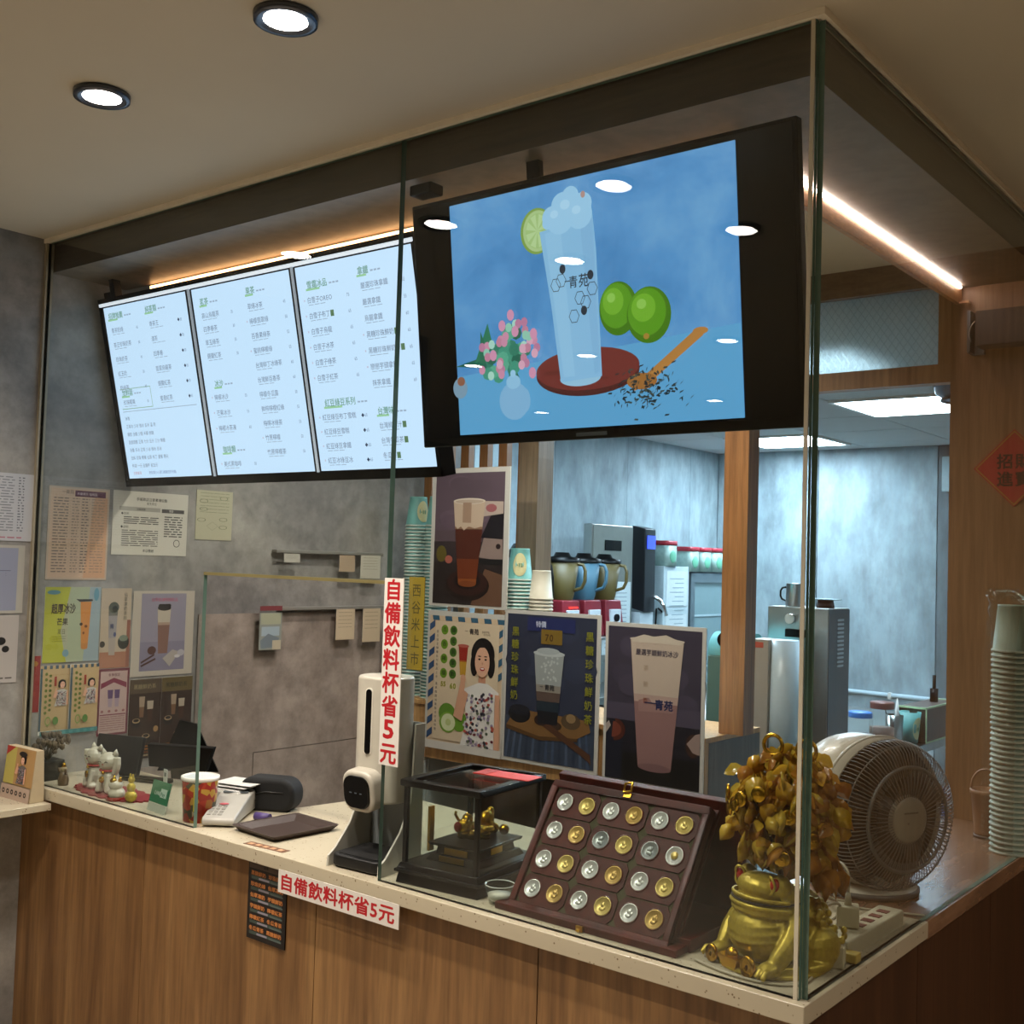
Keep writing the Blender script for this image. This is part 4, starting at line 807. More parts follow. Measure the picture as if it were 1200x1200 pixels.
def blackmenu(p):
    p.rect(0, 0, 1, 1, '1b1512'); p.rect(.02, .90, .98, .99, '54453c'); p.rect(.05, .03, .95, .89, '211b1a'); p.text(.4, .925, .008, '菜單', '1c1512', .02)
    for i in range(6):
        z = .82 - i*.14; x = .07
        for k in range(2):
            p.text(x + k*.46, z, .0105, ['黑糖鮮奶茶', '珍珠奶綠', '仙草凍奶茶', '芋頭鮮奶', '檸檬紅茶', '冬瓜青茶'][(i + k) % 6][:4], 'c07c44', .03, 1.2)
        p.rect(.08, z - .055, .9, z - .015, '3e4a44'); p.rect(.28, z - .05, .55, z - .025, '8d8794'); p.rect(.60, z - .055, .92, z - .035, '55605c')
t = sheet('menu_flyer', 'narrow black menu flyer with orange lines hanging below the counter edge', 'flyer', (-1.313, .0005, .744), .13, .172, blackmenu, th=.002, edge=M['black'])
t = thing('counter_sticker', 'small brown printed sticker lying on the counter below the tray', 'sticker', (-1.262, .006, .95), rz=.08)
obj('backing', MB().box((-.062, -.012, 0), (.062, .012, .0006)), P('6b4a35', .5, name='sticker_brown'), t)
pm = MB()
for k in range(5): pm.box((-.055 + k*.023, -.007, .0006), (-.041 + k*.023, .006, .0009))
obj('print', pm, P('b98f6c', .5, name='sticker_print'), t)

# ------------------------------------------------------------------ glass display case with gold ornament
dc = thing('display_case', 'black framed glass case holding a gilt ornament on the counter', 'display case', (-.785, .150, .95), rz=.10)
bw = M['blackwood']; W2, D2 = .092, .118
obj('plinth', MB().frust((0, 0, 0), (.20, .252), (.192, .244), .022).frust((0, 0, .022), (.206, .258), (.206, .258), .006).frust((0, 0, .028), (.2, .25), (.188, .24), .012), bw, dc, .0015)
for sx in (-1, 1):
    for sy in (-1, 1): obj('corner_post', MB().cb((sx*(W2-.005), sy*(D2-.005), .116), (.0095, .0095, .155)), bw, dc, .001)
obj('top_frame', MB().box((-W2-.006, -D2-.006, .192), (W2+.006, -D2+.012, .205)).box((-W2-.006, D2-.012, .192), (W2+.006, D2+.006, .205)).box((-W2-.006, -D2+.012, .192), (-W2+.012, D2-.012, .205)).box((W2-.012, -D2+.012, .192), (W2+.006, D2-.012, .205)), bw, dc, .002)
obj('top_glass', MB().box((-W2+.012, -D2+.012, .197), (W2-.012, D2-.012, .200)), M['cglass'], dc)
obj('front_glass', MB().box((-W2+.01, -D2+.004, .04), (W2-.01, -D2+.006, .192)), M['cglass'], dc); obj('side_glass', MB().box((W2-.006, -D2+.01, .04), (W2-.004, D2-.01, .192)), M['cglass'], dc)
obj('side_glass', MB().box((-W2+.004, -D2+.01, .04), (-W2+.006, D2-.01, .192)), M['cglass'], dc); obj('back_glass', MB().box((-W2+.01, D2-.006, .04), (W2-.01, D2-.004, .192)), M['cglass'], dc)
od = thing('gold_ornament', 'small gilt treasure ship ornament on a stepped black stand inside the case', 'ornament', (-.785, .160, .9905), rz=.10)
obj('stand', MB().frust((0, 0, 0), (.13, .17), (.115, .155), .012).frust((0, 0, .012), (.10, .14), (.095, .135), .018).frust((0, 0, .030), (.12, .16), (.125, .165), .006), bw, od, .001)
obj('name_plate', MB().box((-.03, -.0875, .003), (.03, -.085, .014)).box((-.028, -.0725, .014), (.028, -.070, .027)), M['brass'], od); obj('side_plate', MB().box((.0505, -.02, .014), (.052, .02, .027)), M['brass'], od)
gm = MB()
for k in range(30):
    a = random.random()*2*pi; r_ = random.uniform(.0, .04); gm.ell((r_*cos(a)*.8, r_*sin(a)*1.35, .04 + random.uniform(0, .02)), (.011, .012, .009), 8)
gm.ell((0, -.01, .055), (.025, .045, .016), 12).ell((0, -.045, .067), (.017, .016, .018), 10).ell((.004, .03, .07), (.016, .02, .02), 10).ell((.0, .05, .082), (.009, .01, .012), 8).ell((-.01, -.02, .078), (.012, .012, .012), 8)
for sx in (-1, 1): gm.tube([(sx*.01, -.05, .08), (sx*.018, -.052, .092), (sx*.012, -.058, .098)], .003, 6)
obj('figure', gm, M['gold'], od)
for p_, r_ in (((.028, .062, .048), .011), ((.0, .068, .046), .010), ((-.03, .06, .047), .010)): obj('gilt_ball', MB().ell(p_, (r_, r_, r_), 12), M['gold'], od)
obj('red_gem', MB().ell((-.004, -.062, .070), (.009, .006, .011), 10), P('8c1a10', .15, name='red_gem'), od)
for sx in (-1,): obj('gilt_pillar', MB().box((sx*.078 - .003, -.06, .01), (sx*.078 + .003, -.045, .10)), M['brass'], od)
re_ = thing('red_envelope', 'bright red paper envelope lying on top of the glass case', 'envelope', (-.735, .205, 1.1555), rz=.12)
obj('envelope', MB().box((-.075, -.028, 0), (.06, .028, .0018)), P('c8281e', .55, name='red_paper'), re_); obj('flap', MB().box((-.075, -.028, .0018), (-.045, .028, .0026)), P('a51f18', .55, name='red_paper2'), re_)
gb = thing('glass_bowl', 'small clear glass bowl with cream filling beside the coin album', 'bowl', (-.632, .052, .95))
obj('bowl', MB().lathe([(.0001, .001), (.016, .001), (.022, .006), (.027, .022), (.029, .036), (.0275, .036), (.025, .022), (.02, .007), (.0001, .004)], n=28), M['cglass'], gb); obj('filling', MB().lathe([(.0001, .0045), (.019, .0075), (.0235, .018), (.0001, .019)], n=24), M['cream'], gb)
obj('rim', MB().lathe([(.0288, .0355), (.0293, .037), (.0275, .037), (.0278, .0355)], n=28), P('c9cfc8', .1, name='glass_rim'), gb)

# ------------------------------------------------------------------ coin album
ca = thing('coin_album', 'open dark red wooden coin album with 24 silver and gold coins', 'coin album', (-.425, .035, .95))
al = math.atan2(.138, .205)
mr = M['maroon']; AW = .345; AH = .260
obj('ledge', MB().box((-.195, -.012, 0), (.195, .028, .013)), mr, ca, .0015)
obj('base', MB().box((-.185, .028, 0), (.20, .235, .022)), mr, ca, .002)
tr = Matrix.Translation((0, .0, .004)) @ Matrix.Rotation(-al, 4, 'X')   # tray frame: x across, z up the slope, -y out
mb = MB(); mb.T = tr
mb.box((-AW/2, .0, 0), (AW/2, .016, AH)); tray = obj('tray', mb, mr, ca, .001)
mb = MB(); mb.T = tr
for a, b in (((-AW/2, -.008, 0), (AW/2, 0, .014)), ((-AW/2, -.008, AH-.014), (AW/2, 0, AH)), ((-AW/2, -.008, .014), (-AW/2+.013, 0, AH-.014)), ((AW/2-.013, -.008, .014), (AW/2, 0, AH-.014))): mb.box(a, b)
obj('tray_frame', mb, mr, ca, .002)
felt = P('3b3a22', .9, name='olive_felt'); mb = MB(); mb.T = tr; obj('felt', mb.box((-AW/2+.013, -.0012, .014), (AW/2-.013, 0, AH-.014)), felt, ca)
mb = MB(); mb.T = tr; obj('back_support', mb.box((-AW/2-.004, .018, .012), (AW/2+.004, .026, AH+.006)), mr, ca, .002)
mb = MB(); mb.T = Matrix.Translation((0, .235, .022)) @ Matrix.Rotation(R_(14), 4, 'X'); obj('open_lid', mb.box((-.19, -.010, 0), (.205, .008, .215)), mr, ca, .002)
silver = [P('c4c8c2', .35, .5, 'silver_coin', .15, sc=400), P('8f9795', .35, .6, 'dull_silver', .2, sc=400)]; goldc = [P('c4b064', .38, .55, 'gold_coin', .2, sc=400), P('b99b55', .38, .55, 'old_gold', .2, sc=400)]
cw = (AW - .026) / 3; chh = (AH - .028) / 4
ins = MB().prism([(-.0515, -.016), (-.043, -.0275), (.043, -.0275), (.0515, -.016), (.0515, .016), (.043, .0275), (-.043, .0275), (-.0515, .016)], -.004, -.001, 'y').mesh('holder'); ins.materials.append(mr)
coin_me = {}
def coin_mesh(kind, mat, bi):
    mb = MB().lathe([(.0001, -.0012), (.0150, -.0012), (.0155, -.0020), (.0170, -.0020), (.0174, 0)], n=24, axis='y')
    for k in range(7): a = random.random()*6.28; r_ = random.random()*.006; mb.ell((r_*cos(a), -.0014, r_*sin(a)*1.2), (.003, .0012, .0042), 6)
    mb.ell((0, -.0014, .003), (.0042, .0015, .0045), 8).ell((0, -.0014, -.005), (.0062, .0014, .004), 8)
    me = mb.mesh('coin'); me.materials.append(mat); return me
cms = [coin_mesh('s', silver[0], 0), coin_mesh('s', silver[1], 0), coin_mesh('g', goldc[0], 0), coin_mesh('g', goldc[1], 0)]
ringm = MB().lathe([(.0175, -.0005), (.0178, -.0024), (.0192, -.0024), (.0196, 0)], n=24, axis='y').mesh('coin_ring'); ringm.materials.append(P('4a1a18', .15, name='ring_red'))
for r_ in range(4):
    for c_ in range(3):
        x = -AW/2 + .013 + cw*(c_ + .5); z = .014 + chh*(3 - r_ + .5)
        h = bpy.data.objects.new('coin_holder', ins); C.objects.link(h); h.parent = ca; h.matrix_local = tr @ Matrix.Translation((x, 0, z))
        for q in (0, 1):
            me = cms[2 + (r_ + c_) % 2] if q else cms[1 if (r_, c_) in ((1, 1), (1, 2)) else 0]
            if (r_, c_) == (1, 2) and q: me = cms[0]
            k = bpy.data.objects.new('coin', me); C.objects.link(k); k.parent = h; k.location = ((q - .5)*.051, -.004, .001)
            k2 = bpy.data.objects.new('coin_ring', ringm); C.objects.link(k2); k2.parent = h; k2.location = ((q - .5)*.051, -.0036, .001)
            if (r_, c_) == (1, 2) and q: obj('gold_centre', MB().lathe([(.0001, -.0028), (.007, -.0028), (.0075, -.001)], n=18, axis='y'), goldc[0], h, loc=((q-.5)*.051, -.004, .001))
mb = MB(); mb.T = tr; obj('clasp', mb.tube([(-.008, -.013, AH-.004), (-.008, -.016, AH+.012), (.006, -.016, AH+.016), (.008, -.013, AH+.0)], .0028, 8, closed=True).box((-.008, -.010, AH-.012), (.008, -.006, AH-.002)), M['brass'], ca)
obj('clasp', MB().box((-.006, -.016, .001), (.008, -.012, .011)).cyl((-.003, -.018, .004), (.005, -.018, .004), .003, n=10), M['brass'], ca)

# ------------------------------------------------------------------ golden toad with money tree
td = thing('golden_toad', 'gilt toad figurine with a wide mouth sitting at the glass corner', 'figurine', (-.105, .125, .95), rz=-.35)
tb = MB()
tb.ell((0, .02, .05), (.080, .075, .052), 20).ell((.0, -.030, .056), (.069, .058, .052), 22).ell((0, .055, .07), (.07, .055, .05), 18)      # trunk, throat, back
tb.ell((0, -.022, .096), (.068, .062, .022), 22, rot=Euler((R_(-8), 0, 0))).ell((0, -.012, .118), (.062, .062, .028), 22, rot=Euler((R_(-16), 0, 0)))
for sx in (-1, 1):
    tb.ell((sx*.045, -.026, .135), (.021, .021, .020), 14)
    tb.tube([(sx*.064, .0, .080), (sx*.078, -.032, .050), (sx*.070, -.060, .020)], [.024, .016], 10, smooth=1); tb.ell((sx*.068, -.070, .014), (.021, .024, .014), 12)
    for k in (-1, 0, 1): tb.tube([(sx*.068 + k*.011, -.078, .014), (sx*.068 + k*.015, -.094, .016), (sx*.068 + k*.016, -.103, .007)], [.0068, .0055], 8)
    tb.ell((sx*.074, .05, .034), (.030, .044, .034), 14); tb.ell((sx*.088, .03, .012), (.020, .036, .011), 12)
for zz, rr_, q in ((.112, .0655, .0036), (.099, .0690, .0036), (.088, .066, .003)): tb.tube([(rr_*cos(a), -.019 + rr_*.93*sin(a), zz + .006*sin(a)*(-1)) for a in [pi*1.0 + pi*i/16 for i in range(17)]], q, 8)
for k in range(26):
    a = random.uniform(-.9, 3.9); r_ = random.uniform(.03, .07); tb.ell((r_*cos(a), .055 + r_*.6*sin(a), .10 + .02*(1 - r_/.07)), (.006, .006, .006), 8)
for k in range(14): tb.ell((.075 + random.uniform(-.006, .008), .03 + k*.006, .03 + random.uniform(0, .07)), (.007, .007, .007), 8)
for k in range(60):
    a = random.uniform(-.6, 3.7); z = random.uniform(.03, .105); q = .078*math.sqrt(max(.05, 1 - ((z - .06)/.062)**2)); tb.ell((q*cos(a)*1.02, .045 + q*.85*sin(a), z), (.0058, .0058, .0058), 8)
for z, q in ((.074, .0655), (.062, .0690), (.050, .0695)): tb.tube([(q*cos(a), -.028 + (q - .010)*sin(a), z + .004*cos(2*a)) for a in [pi*1.12 + pi*.76*i/14 for i in range(15)]], .0022, 6)
toad = obj('body', tb, M['goldp'], td); td.scale = (.84, .90, 1)
rm = toad.modifiers.new('merge', 'REMESH'); rm.mode = 'VOXEL'; rm.voxel_size = .0024; rm.use_smooth_shade = True; smo = toad.modifiers.new('smooth', 'SMOOTH'); smo.iterations = 3
for sx in (-1, 1):
    e = obj('eye', MB().ell((sx*.047, -.041, .139), (.0110, .0100, .0110), 12), P('9a1c14', .12, name='red_eye'), td); obj('eye_rim', MB().tube([(sx*(.044 - .013*cos(a)*.75), -.044 - .006*abs(sin(a)) + .004*cos(a), .139 + .0145*sin(a)) for a in [i*pi/8 for i in range(16)]], .0026, 6, closed=True), M['goldp'], e)
obj('mouth', MB().ell((0, -.020, .1075), (.0675, .0655, .0032), 24, rot=Euler((R_(-3), 0, 0))), P('2a1c08', .6, name='mouth_dark'), td)
obj('coin_string', MB().tube([(.07*cos(a), .01 + .08*sin(a), .006) for a in [pi + i*pi/20 for i in range(21)]], .0055, 6), M['goldp'], td)
gi = obj('gold_ingot', MB().frust((-.006, -.096, .002), (.034, .016), (.056, .026), .020).ell((-.006, -.096, .024), (.016, .010, .012), 12), M['gold'], td)
obj('old_coin', MB().lathe([(.004, -.004), (.007, -.006), (.011, -.003), (.016, -.006), (.018, 0), (.016, .004), (.004, .004)], (.046, -.102, .018), 24, axis='y'), M['gold'], td)
obj('old_coin', MB().lathe([(.003, -.004), (.006, -.006), (.009, -.003), (.013, -.006), (.015, 0), (.013, .004), (.003, .004)], (-.055, -.102, .015), 24, axis='y'), M['gold'], td)
obj('plinth', MB().lathe([(.0001, 0), (.103, 0), (.106, .004), (.103, .008), (.0001, .008)], n=36), M['goldp'], td)

mt_ = thing('money_tree', 'amber leaved money tree rising from the toad beside the fan', 'ornamental tree', (-.103, .147, 1.066))
tk = MB(); tips = []
base = Vector((0, 0, 0))
for k in range(13):
    a = k*2.4; R = random.uniform(.03, .085); top = Vector((R*cos(a) + .004, R*sin(a)*.9, random.uniform(.09, .20)))
    midp = Vector((top.x*.35, top.y*.35, top.z*.55)); tk.tube([(0, 0, .0), (0, 0, .03), midp, top], [.006, .0018], 6, smooth=2); tips.append(top)
    for j in range(3): t2 = top + Vector((random.uniform(-.03, .03), random.uniform(-.03, .03), random.uniform(-.03, .035))); tk.tube([midp*.4 + top*.6, t2], .0014, 5); tips.append(t2)
obj('branches', tk, P('6f5216', .4, .6, 'gilt_wire'), mt_)
def amber(nm, c):
    mt, nt, b = newmat(nm); f = noise(nt, coords(nt), 60, 3); nt.links.new(ramp(nt, f, [(.35, c[0]), (.65, c[1])]), b.inputs['Base Color']); b.inputs['Roughness'].default_value = .16; b.inputs['Coat Weight'].default_value = .5
    tl = nt.nodes.new('ShaderNodeBsdfTranslucent'); tl.inputs[0].default_value = lin(c[1]); mx = nt.nodes.new('ShaderNodeMixShader'); mx.inputs[0].default_value = .4
    nt.links.new(b.outputs[0], mx.inputs[1]); nt.links.new(tl.outputs[0], mx.inputs[2]); nt.links.new(mx.outputs[0], nt.nodes['Material Output'].inputs[0]); return mt
ambs = [amber('amber_leaf', ('9a6a12', 'cfa030')), amber('amber_dark', ('8f5a18', 'bd8230')), amber('amber_yellow', ('a8861c', 'd6b544'))]
lms = []
for mt in ambs:
    mb = MB(); s_ = [(0, 0), (.010, .006), (.0155, .016), (.0125, .026), (.006, .034), (0, .041), (-.006, .034), (-.0125, .026), (-.0155, .016), (-.010, .006)]
    vs = [(x, .003*sin(z*90), -z) for x, z in s_] + [(0, -.0035, -.02), (0, .0045, -.02)]
    mb._a(vs, [(i, (i+1) % 10, 10) for i in range(10)] + [((i+1) % 10, i, 11) for i in range(10)], 0, True); me = mb.mesh('leaf'); me.materials.append(mt); lms.append(me)
def leaf(pos, rot, s, me):
    o = bpy.data.objects.new('leaf', me); C.objects.link(o); o.parent = mt_; o.location = pos; o.rotation_euler = rot; o.scale = (s, s, s)
for k in range(282):
    a = random.random()*2*pi; el = math.asin(random.uniform(-.85, 1)); rr_ = random.uniform(.72, 1.03) if k % 4 else random.uniform(.3, .7)
    p_ = Vector((cos(a)*cos(el)*.096*rr_ + .010, sin(a)*cos(el)*.090*rr_, .124 + sin(el)*.106*rr_ + .012))
    if p_.y < -.01 and p_.z < .062 and p_.x < .06: p_.z += .10
    leaf(p_, (random.uniform(-.7, .7), random.uniform(-.7, .7), random.random()*6.28), random.uniform(.85, 1.2), random.choice(lms))
fo = MB(); s_ = [(0, 0), (.011, .010), (.014, .020), (.006, .034), (0, .040), (-.006, .034), (-.014, .020), (-.011, .010)]
for k in range(420):
    a = random.random()*2*pi; el = math.asin(random.uniform(-.9, 1)); q = random.uniform(.35, .95)
    fo.T = Matrix.Translation((cos(a)*cos(el)*.096*q + .010, sin(a)*cos(el)*.09*q, .150 + sin(el)*.10*q)) @ Euler((random.uniform(-1, 1), random.uniform(-1, 1), random.random()*6.28)).to_matrix().to_4x4() @ Matrix.Scale(random.uniform(.6, .9), 4)
    fo._a([(x, .004*sin(z*80), -z) for x, z in s_] + [(0, -.003, -.02)], [(i, (i+1) % 8, 8) for i in range(8)], k % 3, True)
tag(obj('small_leaves', fo, ambs, mt_), kind='stuff')
for k in range(12): leaf(Vector((.085 + random.uniform(-.02, .02), .0 + random.uniform(-.04, .04), .02 + random.random()*.06)), (random.uniform(-.3, .3), random.uniform(-.3, .3), random.random()*6), 1.15, lms[1])
for k in range(10):
    a = random.uniform(3.4, 6.1); z = random.uniform(.07, .2); o = obj('gold_blossom', MB().lathe([(.0001, -.003), (.004, -.005), (.007, -.001), (.012, -.004), (.014, .001), (.0001, .003)], n=10, axis='y'), M['gold'], mt_, loc=(cos(a)*.09, sin(a)*.09, z), rot=(0, 0, a + pi/2))
for x, z in ((-.015, .238), (.045, .236)): obj('wire_loop', MB().tube([(x + .017*cos(a), -.01, z + .017*sin(a)) for a in [i*pi/9 for i in range(18)]], .0035, 6, closed=True), M['gold'], mt_)
# ------------------------------------------------------------------ fan
fn = thing('desk_fan', 'round white desk fan with grey wire grille on a disc base', 'fan', (-.122, .650, .949), rz=1.12)
fw_ = P('c9c2b2', .35, name='fan_white', coat=.2); fgr = P('63635f', .4, name='fan_wire'); HZ = .149; FR = .150
obj('base', MB().lathe([(.0001, 0), (.105, 0), (.108, .004), (.104, .014), (.06, .022), (.0001, .024)], (0, .045, 0), 40), fw_, fn, 0)
obj('base_trim', MB().lathe([(.1075, .002), (.1095, .004), (.1095, .010), (.105, .0135)], (0, .045, 0), 40), P('4f4a44', .4, name='fan_trim'), fn)
obj('neck', MB().lathe([(.034, .012), (.030, .016), (.030, .020), (.036, .024)], (0, .045, 0), 28), fw_, fn)
ym = MB(); yr = FR + .010
for k in range(20):
    a0, a1 = pi + pi*k/20, pi + pi*(k+1)/20
    ym._a([(r_*cos(a), .045 + d_, HZ + .015 + r_*sin(a)*.93) for a in (a0, a1) for r_ in (yr, yr + .010) for d_ in (-.017, .017)], [(0,1,5,4),(2,6,7,3),(0,4,6,2),(1,3,7,5),(0,2,3,1),(4,5,7,6)], 0, True)
obj('yoke', ym, fw_, fn, .002)
obj('pivot', MB().cyl((-yr-.016, .045, HZ+.015), (-yr+.012, .045, HZ+.015), .022, n=20).cyl((yr-.012, .045, HZ+.015), (yr+.016, .045, HZ+.015), .022, n=20), fw_, fn)
hd = obj('shell', MB().lathe([(.0001, .152), (.07, .150), (.118, .138), (.141, .115), (.149, .085), (.151, -.016), (.147, -.016), (.145, .085), (.13, .11), (.09, .13), (.0001, .14)], (0, 0, HZ + .015), 48, axis='y'), fw_, fn)
obj('inner_duct', MB().lathe([(.143, -.01), (.143, .08), (.12, .10), (.0001, .11)], (0, 0, HZ + .015), 40, axis='y'), P('2f2f2f', .5, name='fan_duct'), fn)
gm_ = MB(); hc = (0, 0, HZ + .015)
for k in range(104):
    a = 2*pi*k/104; c_, s_ = cos(a), sin(a); pf = [(.149, -.016), (.149, -.035), (.143, -.054), (.130, -.067), (.110, -.074), (.085, -.076)]
    gm_.tube([(r_*c_, d_, HZ + .015 + r_*s_) for r_, d_ in pf], .0012, 4)
for k in range(54):
    a = 2*pi*k/54; c_, s_ = cos(a), sin(a); gm_.tube([(r_*c_, d_, HZ + .015 + r_*s_) for r_, d_ in [(.098, -.074), (.07, -.078), (.045, -.078)]], .0012, 4)
obj('grille', gm_, fgr, fn)
for r_, d_, t_ in ((.150, .012, .004), (.103, -.074, .0038), (.141, -.054, .0014)): obj('grille_ring', MB().tube([(r_*cos(a), d_, HZ + .015 + r_*sin(a)) for a in [i*2*pi/48 for i in range(48)]], t_, 6, closed=True), fgr if t_ < .0039 else fw_, fn)
cp = obj('centre_cap', MB().lathe([(.0001, -.082), (.040, -.081), (.048, -.076), (.048, -.070)], hc, 36, axis='y'), P('8e877a', .4, name='fan_cap'), fn)
obj('cap_print', MB().box((-.018, -.0832, HZ+.028), (.018, -.0824, HZ+.031)).box((-.009, -.0832, HZ+.008), (-.005, -.0824, HZ+.011)), P('5e584e', .4, name='cap_ink'), cp)
mb = MB()
for k in range(5):
    a0 = 2*pi*k/5
    for j in range(5):
        r0, r1 = .03 + j*.022, .03 + (j+1)*.022
        def bp(r_, u): a = a0 + u*(.35 + r_*2.6) + r_*1.2; return (r_*cos(a), -.03 + u*.035, HZ + .015 + r_*sin(a))
        mb._a([bp(r0, 0), bp(r0, 1), bp(r1, 1), bp(r1, 0)], [(0, 1, 2, 3)], 0, True)
bl = obj('blades', mb, P('3b3a38', .3, name='fan_blade'), fn); so = bl.modifiers.new('s', 'SOLIDIFY'); so.thickness = .002
obj('motor', MB().lathe([(.0001, -.035), (.03, -.035), (.034, -.02), (.034, .05), (.05, .12)], hc, 24, axis='y'), P('2d2c2b', .4, name='motor'), fn)

# power strip, plugs, leads
ps = thing('power_strip', 'white power strip by the side glass with two plugs in it', 'power strip', (-.035, .345, .95), rz=-.02)
pw = P('b9b49c', .4, name='strip_white')
obj('housing', MB().box((-.024, -.125, 0), (.024, .125, .03)), pw, ps, .004)
for k in range(4): so_ = obj('socket', MB().box((-.010, -.02 + k*.036 - .012, .03), (.010, -.02 + k*.036 + .006, .0312)), P('6b3a34', .5, name='socket_dark'), ps)
def plug(label, x, y, z, rz):
    t = thing('plug_adapter', label, 'plug', (x, y, z), rz=rz); obj('cube', MB().box((-.019, -.017, 0), (.019, .017, .036)), P('bdb79a', .4, name='adapter'), t, .003)
    obj('strain_relief', MB().cyl((0, 0, .036), (0, 0, .058), .007, .004, 10), pw, t); return t
plug('white cube plug standing on the power strip', -.048, .30, .9815, .4); pl2 = plug('white cube plug lying at the near end of the power strip', -.022, .176, .951, .3)
t = thing('mini_plug', 'small yellowish plug beside the near cube plug', 'plug', (-.012, .215, .951)); obj('body', MB().box((-.010, -.012, 0), (.018, .012, .016)), P('b5a050', .4, name='yellow_plug'), t, .003)
wr = P('a39b84', .45, name='white_lead')
def cable(parent, pts, r_=.0028):
    o = obj('power_cord', MB().tube(pts, r_, 6, smooth=3), wr, parent)
    o.matrix_parent_inverse = (Matrix.Translation(parent.location) @ parent.rotation_euler.to_matrix().to_4x4()).inverted(); return o
cable(fn, [(-.048, .30, 1.04), (-.05, .31, 1.075), (-.085, .33, 1.085), (-.14, .36, 1.07), (-.19, .42, 1.05), (-.20, .48, 1.0), (-.18, .52, .955), (-.14, .535, .953)])
cable(pl2, [(-.022, .176, 1.01), (-.06, .21, 1.03), (-.05, .27, 1.03), (-.07, .32, .99), (-.12, .38, .953), (-.2, .45, .953), (-.32, .46, .953)])
cable(pl2, [(-.075, .24, .953), (-.05, .17, .953), (-.022, .10, .953), (-.02, .05, .953), (-.06, .018, .953), (-.13, .014, .953), (-.2, .035, .953)], .0024)
cable(ps, [(.0, .555, .952), (-.05, .53, .953), (-.1, .51, .953), (-.18, .5, .953), (-.26, .5, .953), (-.32, .49, .953)], .0024)

# ------------------------------------------------------------------ things right of the fan on the worktop
gcup = cup_mesh(.046, .034, .112, greenc, P('bfc9bb', .5, name='cup_rim_green', var=.02))
stack(-.018, 1.21, .9495, 39, gcup, .0124, 'grey green paper cup in the tall bagged stack at the right edge', 'bagged cup stack at the right edge')
bg = thing('plastic_sleeve', 'clear plastic sleeve bunched over the tall cup stack at the right edge', 'bag', (-.018, 1.21, .9495))
pf = [(.0475, .30), (.048, .45), (.046, .53), (.050, .57), (.046, .592), (.058, .612), (.05, .602), (.03, .598)]; sv = MB()
n = 28; vs = []
for j, (r_, z) in enumerate(pf):
    for i in range(n): a = 2*pi*i/n; q = r_*(1 + (.05 if j < 3 else .13)*sin(5*a + j)); vs.append((q*cos(a), q*sin(a), z + (.010*sin(3*a) if j > 3 else 0)))
sv._a(vs, [(j*n+i, j*n+(i+1) % n, (j+1)*n+(i+1) % n, (j+1)*n+i) for j in range(len(pf)-1) for i in range(n)], 0, True); obj('film', sv, M['clear'], bg)
bk = thing('small_bucket', 'small beige bucket with hoop handle standing by the wooden wall', 'bucket', (-.106, 1.33, .9495))
bcol = P('a9805f', .5, name='bucket_tan')
obj('pail', MB().lathe([(.0001, .004), (.028, .004), (.029, .012), (.037, .105), (.040, .107), (.040, .117), (.036, .117), (.027, .012), (.0001, .010)], n=28), bcol, bk); obj('foot', MB().lathe([(.0001, 0), (.031, 0), (.031, .006), (.0001, .006)], n=24), P('6b5a50', .5, name='bucket_foot'), bk)
obj('handle', MB().tube([(.037*cos(a), -.004, .117 + .05*sin(a)) for a in [i*pi/14 for i in range(15)]], .0028, 6), bcol, bk)
di = thing('diamond_sign', 'red diamond paper with black brush characters on the wooden wall', 'sign', (-.093, 1.4965, 1.887), rx=0, ry=R_(45))
obj('backing', MB().box((-.073, -.001, -.073), (.073, .001, .073)), P('b8302a', .55, name='sign_red'), di)
p = Print(1, 1); p.text(-.044, .002, .042, '招', '1f0f0d', .03); p.text(.002, .002, .042, '財', '1f0f0d', .03); p.text(-.044, -.045, .042, '進', '1f0f0d', .03); p.text(.002, -.045, .042, '寶', '1f0f0d', .03)
# the lettering stands upright inside the turned square
a_ = -R_(45) ; p.v = [(x*cos(-a_) - z*sin(-a_) if 0 else x*cos(R_(45)) - z*sin(R_(45)), y, x*sin(R_(45)) + z*cos(R_(45))) for x, y, z in p.v]
for q in ((-.066, -.062), ): pass
p.rect(-.070, -.070, .070, -.067, 'b08a30'); p.rect(-.070, .067, .070, .070, 'b08a30'); p.rect(-.070, -.067, -.067, .067, 'b08a30'); p.rect(.067, -.067, .070, .067, 'b08a30'); p.build('lettering', INK, di, .0012)
sp = thing('wall_speaker', 'small dark box on a bracket high on the wooden wall', 'speaker', (-.09, 1.455, 2.20))
obj('cabinet', MB().box((-.082, -.045, .004), (.10, .02, .098)), P('4b423b', .5, name='speaker_box'), sp, .004); obj('bracket', MB().box((-.112, -.012, -.005), (-.104, .044, .108)).box((-.112, .03, -.005), (-.08, .044, .108)), M['dsteel'], sp)
obj('cable_loop', MB().tube([(-.098, -.02, .02), (-.104, -.025, .04), (-.100, -.02, .065), (-.088, -.01, .08)], .002, 6, smooth=1), M['steel'], sp)

